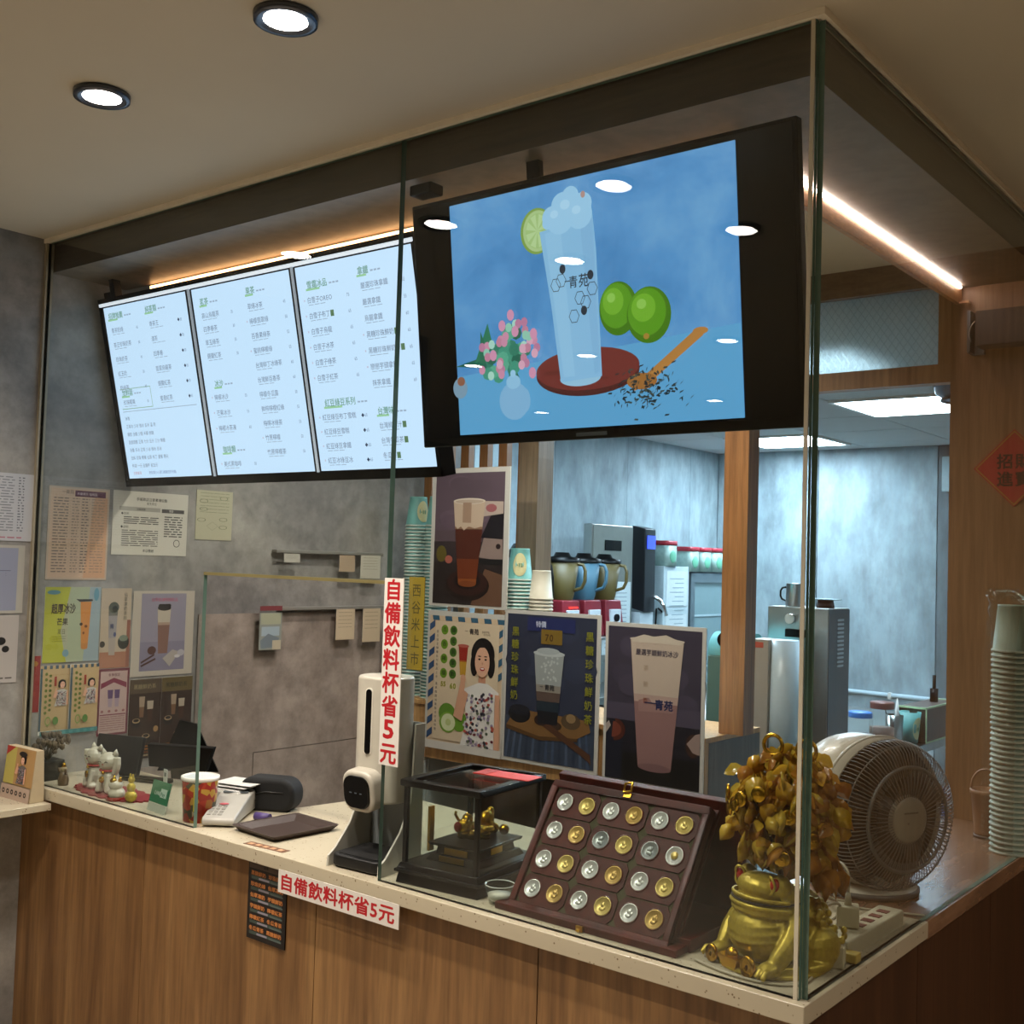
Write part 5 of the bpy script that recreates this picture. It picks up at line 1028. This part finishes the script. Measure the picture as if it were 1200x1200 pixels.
# ------------------------------------------------------------------ things on the left part of the counter
ty = thing('cash_tray', 'dark brown shallow rectangular tray on the counter in the hatch', 'tray', (-1.352, .135, .95), rz=-.06)
tm = P('3a2d28', .4, name='tray_brown'); t0 = MB(); o_ = rr(.168, .192, .008, 3); i_ = rr(.148, .172, .006, 3); b_ = rr(.104, .128, .004, 3); N = len(o_)
t0._a([(x, y, .014) for x, y in o_] + [(x*.86, y*.86, 0) for x, y in o_] + [(x, y, .014) for x, y in i_] + [(x, y, .004) for x, y in b_], [(i, (i+1) % N, N+(i+1) % N, N+i) for i in range(N)] + [(2*N+i, 2*N+(i+1) % N, (i+1) % N, i) for i in range(N)] + [(3*N+i, 3*N+(i+1) % N, 2*N+(i+1) % N, 2*N+i) for i in range(N)] + [tuple(range(3*N, 4*N)), tuple(range(N, 2*N))])
obj('dish', t0, tm, ty)
te = thing('card_terminal', 'pale grey payment terminal with small screen, wedge shaped, beside the tray', 'terminal', (-1.545, .122, .95), rz=.65)
tg = P('a5a29a', .4, name='terminal_grey')
obj('body', MB().prism([(-.105, .004), (.10, .004), (.105, .045), (.095, .055), (.03, .050), (-.10, .024), (-.108, .016)], -.040, .040, 'x'), tg, te, .005, seg=3)
def onslope(y0, y1, x0, x1, h): # thin plate lying on the sloped key face
    z = lambda y: .024 + (y + .10)*.2 + h; return MB()._a([(x0, y0, z(y0)), (x1, y0, z(y0)), (x1, y1, z(y1)), (x0, y1, z(y1)), (x0, y0, z(y0)-.002), (x1, y0, z(y0)-.002), (x1, y1, z(y1)-.002), (x0, y1, z(y1)-.002)], [(0,1,2,3),(0,4,5,1),(1,5,6,2),(2,6,7,3),(3,7,4,0)])
obj('display', MB().box((-.030, .038, .0525), (.030, .085, .0555)), P('5c6468', .2, name='lcd'), te)
obj('logo', MB().ell((-.008, -.028, .0395), (.012, .010, .0015), 12), P('b8535c', .4, name='logo_red'), te)
for a in range(3):
    for b in range(4): obj('key', onslope(-.09 + b*.016, -.09 + b*.016 + .010, -.032 + a*.013, -.032 + a*.013 + .009, .0015), P('8f8d86', .4, name='key'), te)
t = thing('purple_roll', 'purple paper roll tucked beside the payment terminal', 'paper roll', (-1.462, .150, .95)); obj('roll', MB().cyl((-.02, 0, .010), (.02, .01, .010), .010, n=20), P('4c3a72', .5, name='purple'), t)
nc = thing('paper_bucket', 'red and yellow printed paper bucket with white rim on the counter', 'paper bucket', (-1.575, .052, .95))
def bucketprint():
    mt, nt, b = newmat('bucket_print'); v = coords(nt, (1, 1, 1)); sx = nt.nodes.new('ShaderNodeSeparateXYZ'); nt.links.new(v, sx.inputs[0])
    vo = nt.nodes.new('ShaderNodeTexVoronoi'); vo.inputs['Scale'].default_value = 62; nt.links.new(v, vo.inputs['Vector'])
    hs = nt.nodes.new('ShaderNodeSeparateColor'); nt.links.new(vo.outputs['Color'], hs.inputs[0])
    nt.links.new(ramp(nt, hs.outputs[0], [(.18, 'a52a1a'), (.2, 'c9a03a'), (.42, 'b07020'), (.45, '9c2018'), (.68, 'c8b8a4'), (.72, '4a4a38'), (.85, 'b83a22')]), b.inputs['Base Color']); b.node_tree if 0 else None
    for n_ in nt.nodes:
        if n_.type == 'VALTORGB': n_.color_ramp.interpolation = 'CONSTANT'
    b.inputs['Roughness'].default_value = .4; return mt
obj('shell', MB().lathe([(.0001, .001), (.037, .001), (.043, .098)], n=32), bucketprint(), nc); obj('rim', MB().lathe([(.043, .098), (.046, .101), (.046, .107), (.043, .108), (.042, .1)], n=32), M['white'], nc); obj('lid', MB().lathe([(.0001, .1045), (.043, .1045)], n=32), P('c9ccd0', .5, name='lid_white'), nc)
obj('side_letters', MB().box((.026, -.037, .03), (.036, -.0335, .085)), P('c9b53a', .4, name='yellow_print'), nc)
pr = thing('receipt_printer', 'white receipt printer with loose paper on top behind the bucket', 'printer', (-1.625, .185, .95), rz=.25)
obj('body', MB().box((-.062, -.05, 0), (.062, .05, .055)), P('b9b7b0', .45, name='printer_white'), pr, .006); sh = MB()
for k in range(3): sh.box((-.055 + .01*k, -.045 + .008*k, .0555 + .006*k), (.055 + .012*k, .04 + .008*k, .0563 + .006*k))
obj('paper_sheets', sh, P('c9c8c4', .7, name='loose_paper'), pr)
ph = thing('black_pouch', 'rounded black pouch behind the receipt printer', 'pouch', (-1.555, .255, .95), rz=.45)
obj('body', MB().prism(rr(.155, .085, .038, 7, 0, .040), -.035, .035, 'y', 0, True), P('070707', .8, name='black_cloth'), ph, .012, seg=3); obj('zip', MB().tube([(-.05, -.036, .035), (0, -.037, .05), (.05, -.036, .05)], .0015, 5), P('2c2c2c', .4, name='zip'), ph)
gs = thing('green_sign', 'small green counter sign with white payment lettering in a clear stand', 'sign', (-1.757, .03, .95), rz=-.10, rx=-.22)
obj('stand', MB().box((0, 0, 0), (.088, .003, .075)), M['clear'], gs); obj('card', MB().box((.0, -.002, .022), (.088, .0, .076)), P('1f6b4a', .4, name='green_card'), gs)
p = Print(.088, .076); p.d = 0; p.rect(0, 0, 1, .28, 'a8aea0'); p.text(.22, .55, .0135, 'LINE', 'b8c9bd', .02); p.rect(.54, .5, .88, .78, 'a9c0b2'); p.text(.57, .55, .0125, 'Pay', '1f6b4a', .02); p.build('lettering', INK, gs, .0022)
obj('prop', MB().box((.03, .003, 0), (.06, .035, .004)), M['clear'], gs)
t = thing('small_tag', 'small white card standing behind the green sign', 'card', (-1.775, .085, .95), rz=-.2); obj('card', MB().box((0, 0, 0), (.022, .002, .092)), P('b8bcb4', .6, name='tag_white'), t); obj('mark', MB().box((.006, -.0005, .074), (.016, 0, .084)), P('4a5450', .6, name='tag_mark'), t)
# lucky cats on a red mat
mt2 = thing('red_mat', 'dark red scalloped mat under the lucky cats', 'mat', (-1.985, .075, .95)); mm = MB()
o_ = [((.155 + .006*sin(a*22))*cos(a), (.060 + .004*sin(a*22))*sin(a)) for a in [i*2*pi/96 for i in range(96)]]; mm.prism(o_, 0, .004, 'z'); obj('mat', mm, P('7a1f26', .7, name='mat_red'), mt2)
cwm = P('bdb9a8', .3, name='porcelain', coat=.4); redm = P('9c2a24', .4, name='collar_red')
def lucky_cat(label, x, y, s, rz, paw=1):
    t = thing('lucky_cat', label, 'figurine', (x, y, .954), rz=rz); b = MB()
    b.ell((0, 0, .034*s), (.026*s, .023*s, .036*s), 16).ell((0, -.004*s, .078*s), (.027*s, .024*s, .024*s), 16)
    for sx in (-1, 1): b.ell((sx*.016*s, -.018*s, .008*s), (.010*s, .012*s, .008*s), 10); b.tube([(sx*.012*s, -.016*s, .045*s), (sx*.013*s, -.023*s, .02*s), (sx*.013*s, -.024*s, .006*s)], .0065*s, 8)
    b.tube([(paw*.022*s, -.008*s, .05*s), (paw*.033*s, -.012*s, .07*s), (paw*.031*s, -.012*s, .092*s)], [.009*s, .009*s], 8, smooth=1)
    bo = obj('body', b, cwm, t); r_ = bo.modifiers.new('m', 'REMESH'); r_.mode = 'VOXEL'; r_.voxel_size = .0016; r_.use_smooth_shade = True; q = bo.modifiers.new('s', 'SMOOTH'); q.iterations = 4
    for sx in (-1, 1):
        e = MB(); e.T = Matrix.Translation((sx*.017*s, -.002*s, .096*s)); e.cyl((0, 0, 0), (sx*.003*s, 0, .014*s), .009*s, .001, 10); obj('ear', e, cwm, t)
        obj('eye', MB().tube([(sx*.010*s - .004*s, -.0275*s, .079*s), (sx*.010*s, -.0285*s, .082*s), (sx*.010*s + .004*s, -.0265*s, .079*s)], .0009*s, 5), M['black'], t)
    obj('nose', MB().ell((0, -.0285*s, .074*s), (.0022*s, .002*s, .0016*s), 8), redm, t)
    obj('collar', MB().tube([(.022*s*cos(a), -.002*s + .020*s*sin(a), .057*s) for a in [i*pi/8 for i in range(16)]], .003*s, 6, closed=True), redm, t); obj('bell', MB().ell((0, -.0245*s, .053*s), (.0045*s, .0045*s, .0045*s), 10), M['gold'], t)
    obj('gold_coin', MB().lathe([(.0001, -.001), (.008*s, -.001), (.008*s, .001), (.0001, .001)], (-.002, -.027*s, .036*s), 16, axis='y'), M['gold'], t); return t
lucky_cat('white porcelain lucky cat with raised paw, left of the pair', -2.065, .075, 1.08, -.1, -1); lucky_cat('white porcelain lucky cat, right of the pair, head tilted closer to the sign', -1.985, .062, 1.05, .35, 1)
for lb, x, y, s, c in (('tiny dark figurine with a gold hat at the left end of the mat', -2.165, .035, .75, P('5a4630', .4, name='bronze')),):
    t = thing('small_figurine', lb, 'figurine', (x, y, .95)); obj('body', MB().lathe([(.0001, 0), (.018*s, 0), (.020*s, .02*s), (.013*s, .045*s), (.009*s, .05*s)], n=16), c, t); obj('head', MB().ell((0, 0, .058*s), (.013*s, .012*s, .012*s), 12), P('9a8a68', .4, name='face_tan'), t); obj('hat', MB().cyl((0, 0, .066*s), (0, 0, .082*s), .009*s, .004*s, 12), M['gold'], t)
    for sx in (-1, 1): obj('arm', MB().tube([(sx*.012*s, 0, .042*s), (sx*.022*s, -.004, .05*s), (sx*.022*s, -.004, .062*s)], .004*s, 6), c, t)
t = thing('small_lucky_cat', 'small squat lucky cat with a gold crown in front of the green sign', 'figurine', (-1.905, .035, .95)); obj('body', MB().ell((0, 0, .018), (.026, .02, .018), 14).ell((0, -.003, .040), (.021, .018, .016), 14), cwm, t)
for sx in (-1, 1): obj('ear', MB().cyl((sx*.013, 0, .05), (sx*.015, 0, .062), .007, .001, 8), M['gold'], t)
obj('crown', MB().ell((0, -.010, .05), (.012, .009, .009), 10), M['gold'], t); obj('foot_band', MB().lathe([(.022, 0), (.026, .002), (.024, .010)], n=20), redm, t)
t = thing('gold_figurine', 'small gold seated figurine right of the small crowned cat', 'figurine', (-1.855, .045, .95)); obj('body', MB().ell((0, 0, .016), (.018, .015, .016), 12).ell((0, 0, .038), (.012, .011, .014), 12).ell((0, 0, .058), (.009, .009, .009), 10), M['goldp'], t); obj('ears', MB().ell((-.006, 0, .068), (.003, .003, .006), 8).ell((.006, 0, .068), (.003, .003, .006), 8), M['goldp'], t)
# till monitor
pm_ = thing('till_monitor', 'black till with two tilted screens seen from behind at the left wall', 'till', (-2.08, .215, .95), rz=.35)
obj('foot', MB().box((-.10, -.02, 0), (.10, .022, .012)), M['black'], pm_, .003); mb = MB(); mb.T = Matrix.Translation((-.075, -.005, .012)) @ Matrix.Rotation(R_(-14), 4, 'X'); obj('rear_screen', mb.box((-.08, -.008, 0), (.075, .008, .11)), P('0e0f11', .4, name='dark_screen'), pm_, .003)
mb = MB(); mb.T = Matrix.Translation((.12, .03, .012)) @ Matrix.Rotation(R_(10), 4, 'X'); obj('main_screen', mb.prism([(-.10, .03), (.085, .03), (.115, .10), (-.10, .095)], -.010, .010, 'y').box((-.03, -.008, 0), (.03, .008, .04)), M['black'], pm_, .002)
t = thing('card_holder', 'black angled panel leaning beside the wall flyers', 'panel', (-2.11, .40, 1.0), rz=.7); obj('panel', MB().prism([(-.09, -.05), (.09, -.05), (.02, .09), (-.03, .10)], -.004, .004, 'y'), M['black'], t); obj('stem', MB().cyl((0, .0, -.05), (0, 0, -.12), .01, n=12), M['black'], t)
# plant, shelf and calendar box at the far left
fp = thing('dried_plant', 'dried flowers in a small black pot at the left end of the counter', 'plant', (-2.27, .045, .95))
obj('pot', MB().frust((0, 0, 0), (.062, .062), (.068, .068), .055), P('0f0f0e', .5, name='pot_black'), fp, .002)
dry = P('4a4030', .8, name='dry_stem', sc=80); fm = MB()
for k in range(16): a = random.random()*6.28; q = random.uniform(.02, .07); fm.tube([(0, 0, .05), (q*.4*cos(a), q*.4*sin(a), .085), (q*cos(a) + .02, q*sin(a)*.6, .10 + random.random()*.03)], .0012, 4)
tag(obj('stems', fm, dry, fp), kind='stuff')
lf = MB()
for k in range(40): a = random.random()*6.28; q = random.uniform(.01, .065); lf.ell((q*cos(a) + .02, q*sin(a)*.6, .075 + random.random()*.055), (.012, .009, .003), 6, rot=Euler((random.random()*2, random.random()*2, 0)))
tag(obj('foliage', lf, P('5a4d3a', .8, name='dry_leaf', sc=80), fp), kind='stuff')
ws = thing('wall_shelf', 'narrow pale shelf on the left wall outside the glass', 'shelf', (-2.21, -.35, .90)); obj('board', MB().box((-.107, -.6, 0), (.10, .322, .018)), M['quartz'], ws, .001); obj('bracket', MB().box((-.107, -.2, -.08), (-.095, -.17, 0)).box((-.107, -.2, -.012), (.03, -.17, 0)), M['dsteel'], ws)
cb_ = thing('calendar_box', 'cream cardboard box printed with a woman in a hat on the left shelf', 'box', (-2.285, -.076, .918), rz=.02, rx=0)
obj('carton', MB().prism([(0, 0), (.042, 0), (.036, .138), (.014, .138)], 0, .145, 'x'), P('b3a284', .6, name='carton'), cb_, .002)
p = Print(.145, .14); p.rect(.0, .28, 1, .98, 'b08a58'); p.rect(0, .28, .35, .98, 'b9ac5a'); p.poly([(0, .98), (.3, .98), (0, .80)], 'a83228'); lady(p, .62, .76, .9, '6a6660'); p.ell(.62, .88, .14, .05, '1d120e', 14); p.rect(0, 0, 1, .27, 'b39c8c')
for i in range(6): p.ell(.1 + i*.15, .14, .05, .05, '2f2320', 8); p.ell(.1 + i*.15, .14, .025, .02, 'b39c8c', 6)
p.v = [(x, y + z*.10, z) for x, y, z in p.v]; p.build('print', INK, cb_, .001)

# ------------------------------------------------------------------ kitchen
def bench(name, label, x0, x1, y0, y1, z, mat):
    t = thing(name, label, 'bench', ((x0+x1)/2, (y0+y1)/2, 0)); w_, d_ = (x1-x0)/2, (y1-y0)/2
    obj('top', MB().box((-w_, -d_, z-.035), (w_, d_, z)), mat, t, .003); obj('lower_shelf', MB().box((-w_+.02, -d_+.02, .28), (w_-.02, d_-.02, .30)), mat, t)
    for sx in (-1, 1):
        for sy in (-1, 1): obj('leg', MB().cyl((sx*(w_-.03), sy*(d_-.04), 0), (sx*(w_-.03), sy*(d_-.04), z-.035), .018, n=12), mat, t)
    return t
bench('steel_bench', 'long steel bench behind the fan carrying machines and jars', -1.75, -.90, 1.98, 4.3, .872, M['steel'])
bench('steel_bench', 'long steel bench along the left kitchen wall under the boiler', -3.17, -2.50, 1.98, 4.33, .92, M['steel'])
sm2 = thing('shaking_machine', 'tall steel machine with vent slots on the side, right of the wooden post', 'machine', (-1.12, 2.56, .872))
obj('cabinet', MB().box((-.13, -.11, 0), (.12, .09, .585)), M['steel'], sm2, .004); obj('side_panel', MB().box((.12, -.108, .005), (.123, .088, .58)), M['dsteel'], sm2)
for k in range(12): obj('vent_slot', MB().box((.123, -.03, .36 + k*.016), (.1245, .03, .368 + k*.016)), P('c3cccf', .4, name='vent'), sm2)
obj('handle', MB().box((-.05, -.125, .47), (.03, -.11, .50)), M['black'], sm2, .002); obj('catch', MB().cyl((-.03, -.13, .54), (-.03, -.11, .54), .02, n=16), M['chrome'], sm2)
ju = thing('steel_jug', 'steel jug with handle standing on the tall machine', 'jug', (-1.16, 2.50, 1.4575)); obj('body', MB().lathe([(.0001, 0), (.036, 0), (.036, .004), (.033, .088), (.035, .09)], n=24), M['steel'], ju); obj('handle', MB().tube([(-.034, 0, .075), (-.06, 0, .07), (-.062, 0, .03), (-.035, 0, .02)], .004, 6, smooth=1), M['black'], ju)
t = thing('lidded_tub', 'low dark tub with clear lid beside the steel jug', 'tub', (-1.06, 2.56, 1.4575)); obj('tub', MB().lathe([(.0001, 0), (.035, 0), (.03, .03), (.0001, .03)], n=20), P('5a3f3f', .4, name='tub'), t); obj('lid', MB().box((-.05, -.04, .0305), (.05, .04, .034)), P('a9c0c8', .3, name='tub_lid'), t)
bx = thing('white_dispenser_box', 'tall beige and white box with red label standing in front of the steel machine', 'box', (-1.075, 2.16, .872))
obj('side', MB().box((-.075, -.06, 0), (.0, .06, .475)), P('9b9388', .5, name='box_beige'), bx, .003); obj('curved_front', MB().lathe([(.06, 0), (.055, .24), (.05, .475)], (.035, 0, 0), 24, close=True), P('c3d3da', .3, name='box_white'), bx); obj('label', MB().box((-.07, -.0615, .445), (-.02, -.0605, .465)), P('b04a34', .5, name='box_label'), bx)
sc_ = thing('cup_sealer', 'teal cup sealing machine with black knobs and film roll, beside the wooden post', 'machine', (-1.265, 2.26, .872))
tl_ = P('4f9a98', .4, name='sealer_teal'); obj('body', MB().box((-.09, -.10, .05), (.075, .12, .40)), P('5f7f78', .4, name='sealer_body'), sc_, .008); obj('hood', MB().cyl((-.09, -.02, .41), (.075, -.02, .41), .075, n=28), P('7fc4c6', .3, name='sealer_hood'), sc_)
obj('film_roll', MB().cyl((.065, -.05, .34), (.09, -.05, .34), .07, n=28), M['black'], sc_); obj('knob', MB().cyl((-.01, -.12, .46), (-.01, -.08, .46), .028, n=18), M['black'], sc_); obj('knob', MB().cyl((.06, -.12, .45), (.06, -.08, .45), .030, n=18), M['black'], sc_)
obj('roundel_print', MB().lathe([(.0001, -.1015), (.045, -.1015)], (.03, 0, .17), 24, axis='y'), P('6aa8a0', .5, name='sealer_print'), sc_); obj('foot', MB().box((-.085, -.14, 0), (.08, .12, .05)), M['black'], sc_, .004)
def jar(label, x, y, z, r_, h, body, lid, fill=None):
    t = thing('storage_jar', label, 'jar', (x, y, z)); obj('jar', MB().lathe([(.0001, 0), (r_, 0), (r_, h*.8), (r_*.85, h*.88)], n=24), body, t)
    if fill: obj('contents', MB().lathe([(.0001, .002), (r_*.95, .002), (r_*.95, h*.45), (.0001, h*.45)], n=20), fill, t)
    obj('lid', MB().lathe([(.0001, h*1.0), (r_*.92, h), (r_*.95, h*.97), (r_*.95, h*.86)], n=24), lid, t); return t
cj = M['clear']; jar('square-shouldered clear jar with blue lid and dark contents on the bench', -1.03, 2.86, .872, .05, .16, cj, P('3f7fc8', .4, name='blue_lid'), P('2c3a44', .6, name='tea_dark'))
jar('clear jar with brown lid and tan contents behind the blue lidded jar', -1.0, 3.02, .872, .052, .19, cj, P('6e4038', .4, name='brown_lid'), P('8d6f62', .6, name='tan_powder'))
t = thing('steel_cup', 'steel cup holding tongs and a piping tip on the bench', 'cup', (-.985, 3.12, .872)); obj('cup', MB().lathe([(.0001, 0), (.034, 0), (.034, .006), (.038, .13), (.034, .13)], n=24), M['steel'], t); obj('piping_tip', MB().cyl((.01, 0, .05), (.012, 0, .20), .02, .002, 14), M['white'], t); obj('tongs', MB().tube([(-.02, 0, .08), (-.045, 0, .17)], .003, 6), M['dsteel'], t)
t = thing('teal_cup', 'teal paper cup with pale badge standing upright on the bench', 'cup', (-.96, 3.24, .872)); obj('cup', MB().lathe([(.0001, 0), (.033, 0), (.046, .135), (.044, .135), (.031, .004)], n=24), tealb, t); roundel(t, .033, .046, .135, va + .5)
gx = thing('green_trimmed_box', 'brown box with pale green trim at the far end of the bench', 'box', (-.97, 3.48, .872)); obj('box', MB().box((-.055, -.20, 0), (.065, .22, .15)), P('4f4038', .4, name='box_brown'), gx)
tr_ = P('b9cfa0', .4, name='green_trim'); gt = MB()
for a, b in (((.065, -.205, 0), (.069, .225, .006)), ((.065, -.205, .146), (.069, .225, .154)), ((.065, -.207, 0), (.069, -.198, .154)), ((-.058, -.207, .146), (.069, -.199, .154)), ((-.058, .218, .146), (.069, .226, .154))): gt.box(a, b)
obj('trim', gt, tr_, gx); obj('pump', MB().cyl((.0, .1, .15), (.0, .1, .21), .018, n=14).cyl((0, .1, .21), (0, .1, .27), .008, n=10), M['black'], gx)
cr = thing('blue_crate', 'blue plastic crate on the lower shelf under the bench end', 'crate', (-1.06, 3.75, .30)); cm = MB(); cm.box((-.14, -.3, 0), (.14, .3, .01)); cm.box((.13, -.3, .01), (.14, .3, .26)).box((-.14, -.3, .01), (-.13, .3, .26)).box((-.13, -.3, .01), (.13, -.29, .26)).box((-.13, .29, .01), (.13, .3, .26)); obj('tub', cm, P('2b4f96', .45, name='crate_blue'), cr, .002); obj('rim', MB().box((-.15, -.31, .25), (.15, -.29, .262)).box((-.15, .29, .25), (.15, .31, .262)).box((.13, -.29, .25), (.15, .29, .262)).box((-.15, -.29, .25), (-.13, .29, .262)), P('2b4f96', .45, name='crate_blue'), cr)
br = thing('boiler', 'steel wall water boiler with black badge on the left kitchen bench', 'boiler', (-2.93, 3.83, .92))
obj('cabinet', MB().box((-.03, -.215, 0), (.03, .215, .91)), M['steel'], br, .006); obj('front_panel', MB().box((.03, -.205, .12), (.035, .205, .90)), P('9a9a92', .35, .7, 'boiler_front'), br); obj('badge', MB().box((.035, -.09, .76), (.039, .08, .82)), M['black'], br)
obj('notice', MB().box((.0352, -.10, .16), (.038, .19, .58)), P('c5d0d2', .6, name='notice'), br); lm = MB()
for k in range(14): lm.box((.0381, -.07, .20 + k*.024), (.0386, .15, .206 + k*.024))
obj('notice_lines', lm, P('93a0a6', .6, name='notice_ink'), br)
tw = thing('tap_column', 'black tap column with a small blue display beside the boiler', 'tap', (-2.90, 4.17, .92)); obj('column', MB().prism([(-.04, .42), (.05, .40), (.045, .90), (-.05, .92)], -.06, .06, 'y'), P('1a1c20', .3, name='tap_black'), tw, .006); obj('base', MB().box((-.05, -.075, 0), (.03, .075, .40)), P('c5d0d6', .4, name='tap_base'), tw, .004)
obj('display', MB().box((.050, -.045, .78), (.054, .045, .86)), P('3a4fe0', .3, emit=1.2, name='blue_display'), tw); obj('spout', MB().tube([(.04, .05, .5), (.10, .07, .46), (.12, .08, .38)], .012, 8, smooth=1), M['chrome'], tw)
obj('cable', MB().tube([(.02, .13, .42), (.03, .10, .25), (.02, .08, .02)], .006, 6, smooth=2).tube([(.02, .15, .42), (.03, .38, .30), (.02, .22, .02)], .006, 6, smooth=2), M['black'], tw)
wc = thing('white_unit', 'white cabinet covered with posted papers right of the boiler', 'cabinet', (-2.95, 4.50, 0)); obj('body', MB().box((-.22, -.14, 0), (.08, .17, 1.60)), P('bccbd0', .4, name='unit_white'), wc, .004)
for a, b in ((-.11, 1.35), (-.11, 1.08)): o = obj('posted_paper', MB().box((.081, a, b), (.083, .14, b + .22)), P('cfd8da', .6, name='posted'), wc)
lm = MB()
for k in range(16): lm.box((.0835, -.07 + (k % 3)*.03, 1.10 + k*.028), (.084, .10, 1.105 + k*.028))
obj('paper_lines', lm, P('8aa0a8', .6, name='posted_ink'), wc)
fg = thing('glass_door_fridge', 'tall fridge with grey framed glass door behind the wooden post', 'fridge', (-2.95, 5.0, 0)); obj('body', MB().box((-.22, -.30, 0), (.05, .30, 1.57)), P('55626a', .4, name='fridge_grey'), fg, .004)
fd = obj('door', MB().box((.05, -.30, .1), (.08, -.25, 1.56)).box((.05, .25, .1), (.08, .30, 1.56)).box((.05, -.25, 1.50), (.08, .25, 1.56)).box((.05, -.25, .1), (.08, .25, .16)), P('6d7b82', .35, .4, 'fridge_frame'), fg)
obj('glass', MB().box((.06, -.25, .16), (.065, .25, 1.50)), P('7f979c', .08, name='fridge_glass'), fd)
for z in (.6, .95, 1.28): obj('shelf', MB().box((.066, -.25, z), (.07, .25, z + .012)), P('a9bcc2', .3, name='fridge_shelf'), fg)
for k, (y, lb) in enumerate(((4.44, 'red lidded candy jar at the left of the row on the white unit'), (4.72, 'red lidded candy jar, second of the row on the fridge'), (4.88, 'red lidded candy jar, third of the row on the fridge'), (5.04, 'red lidded candy jar, fourth of the row on the fridge'), (5.2, 'red lidded candy jar nearest the wooden post'))):
    t = thing('candy_jar', lb, 'jar', (-2.92, y, 1.60 if k == 0 else 1.57), group='red lidded jars on the fridge'); z1 = .15
    obj('jar', MB().prism(rr(.13, .13, .03, 4), 0, z1 - .02, 'z', 0, True), P('a9c4bc', .4, name='jar_mixed', var=.2, sc=40), t); obj('label', MB().ell((.062, 0, .06), (.01, .042, .042), 14), P('6fb596', .4, name='jar_label'), t); obj('lid', MB().prism(rr(.135, .135, .03, 4), z1 - .02, z1 + .008, 'z', 0, True), P('b02a3a', .4, name='red_lid'), t)
def blender(label, x, y, jarcol):
    t = thing('blender', label, 'blender', (x, y, 1.22)); obj('base', MB().frust((0, 0, 0), (.17, .18), (.13, .15), .19), P('7b1f2a', .35, name='blender_red'), t, .008); obj('control_panel', MB().box((.07, -.05, .05), (.084, .05, .14)), P('c5ccd0', .4, name='control'), t, .003); obj('dial', MB().cyl((.084, 0, .095), (.096, 0, .095), .02, n=14), M['black'], t)
    obj('jug', MB().lathe([(.058, .19), (.065, .21), (.090, .39), (.086, .39), (.06, .215)], n=20), jarcol, t); obj('handle', MB().tube([(.07, .02, .38), (.125, .035, .37), (.12, .035, .26), (.065, .02, .24)], .009, 8, smooth=1), jarcol, t)
    obj('lid', MB().lathe([(.0001, .435), (.035, .435), (.045, .415), (.093, .405), (.093, .385)], n=20), M['black'], t); return t
ochre = P('54461c', .5, name='amber_jug'); bluej = P('3c6274', .5, name='blue_jug')
for a in (('red based blender with amber jug, left of the three', -2.70, 3.06, ochre), ('red based blender with blue jug, middle of the three', -2.70, 3.255, bluej), ('red based blender with amber jug, right of the three', -2.70, 3.45, ochre)): bb = blender(*a); obj('red_display', MB().box((.085, -.045, .15), (.087, .03, .158)), P('ff2a1a', .4, emit=2.0, name='red_digits'), bb) if 'left' in a[0] else None
rs = thing('riser_shelf', 'steel riser under the three blenders on the left kitchen bench', 'shelf', (-2.70, 3.26, .92)); obj('shelf', MB().box((-.14, -.31, .285), (.14, .31, .30)), M['steel'], rs, .002)
for sx in (-1, 1):
    for sy in (-1, 1): obj('leg', MB().box((sx*.12 - .012, sy*.29 - .012, 0), (sx*.12 + .012, sy*.29 + .012, .285)), M['dsteel'], rs)
kt = thing('water_urn', 'tall dark urn with domed lid beside the cream cup stack', 'urn', (-2.74, 2.83, .92)); obj('body', MB().lathe([(.0001, 0), (.10, 0), (.10, .70), (.095, .72)], n=28), P('4d5557', .25, .6, 'urn'), kt); obj('lid', MB().lathe([(.102, .70), (.104, .73), (.08, .77), (.0001, .79)], n=28), M['black'], kt); obj('handle', MB().tube([(.10, .0, .68), (.15, 0, .66), (.15, 0, .45), (.10, 0, .43)], .01, 8, smooth=1), M['black'], kt)
# far wall fittings
t = thing('wall_pipe', 'white conduit running along the foot of the far kitchen wall', 'pipe', (-1.9, 5.585, .80)); obj('conduit', MB().cyl((-.9, 0, .02), (1.9, 0, -.0), .014, n=12), P('c9dbe4', .4, name='conduit'), t)
for x in (-.7, 0, .7): obj('clip', MB().box((x - .01, -.016, -.012), (x + .01, .014, .03)), M['white'], t)
t = thing('electric_box', 'white electric box high on the far kitchen wall near the wooden wall', 'box', (-1.50, 5.56, 2.12)); obj('case', MB().box((-.075, -.03, 0), (.12, .04, .22)), P('b9cdd0', .4, name='ebox'), t, .005); obj('dial', MB().cyl((.02, -.036, .14), (.02, -.03, .14), .03, n=16), P('dfe9ea', .3, name='dial'), t)
dr = struct('door_1', MB().box((-1.50, 5.585, 0), (-.6, 5.599, 1.92)), P('8fa2a8', .4, name='kitchen_door'), 'grey kitchen door in the far wall'); obj('door_frame', MB().box((-1.545, 5.58, 0), (-1.50, 5.599, 1.96)).box((-1.50, 5.58, 1.92), (-.6, 5.599, 1.96)), P('4a555c', .4, name='door_frame'), dr); obj('door_handle', MB().box((-1.44, 5.56, 1.0), (-1.42, 5.585, 1.12)), M['chrome'], dr)
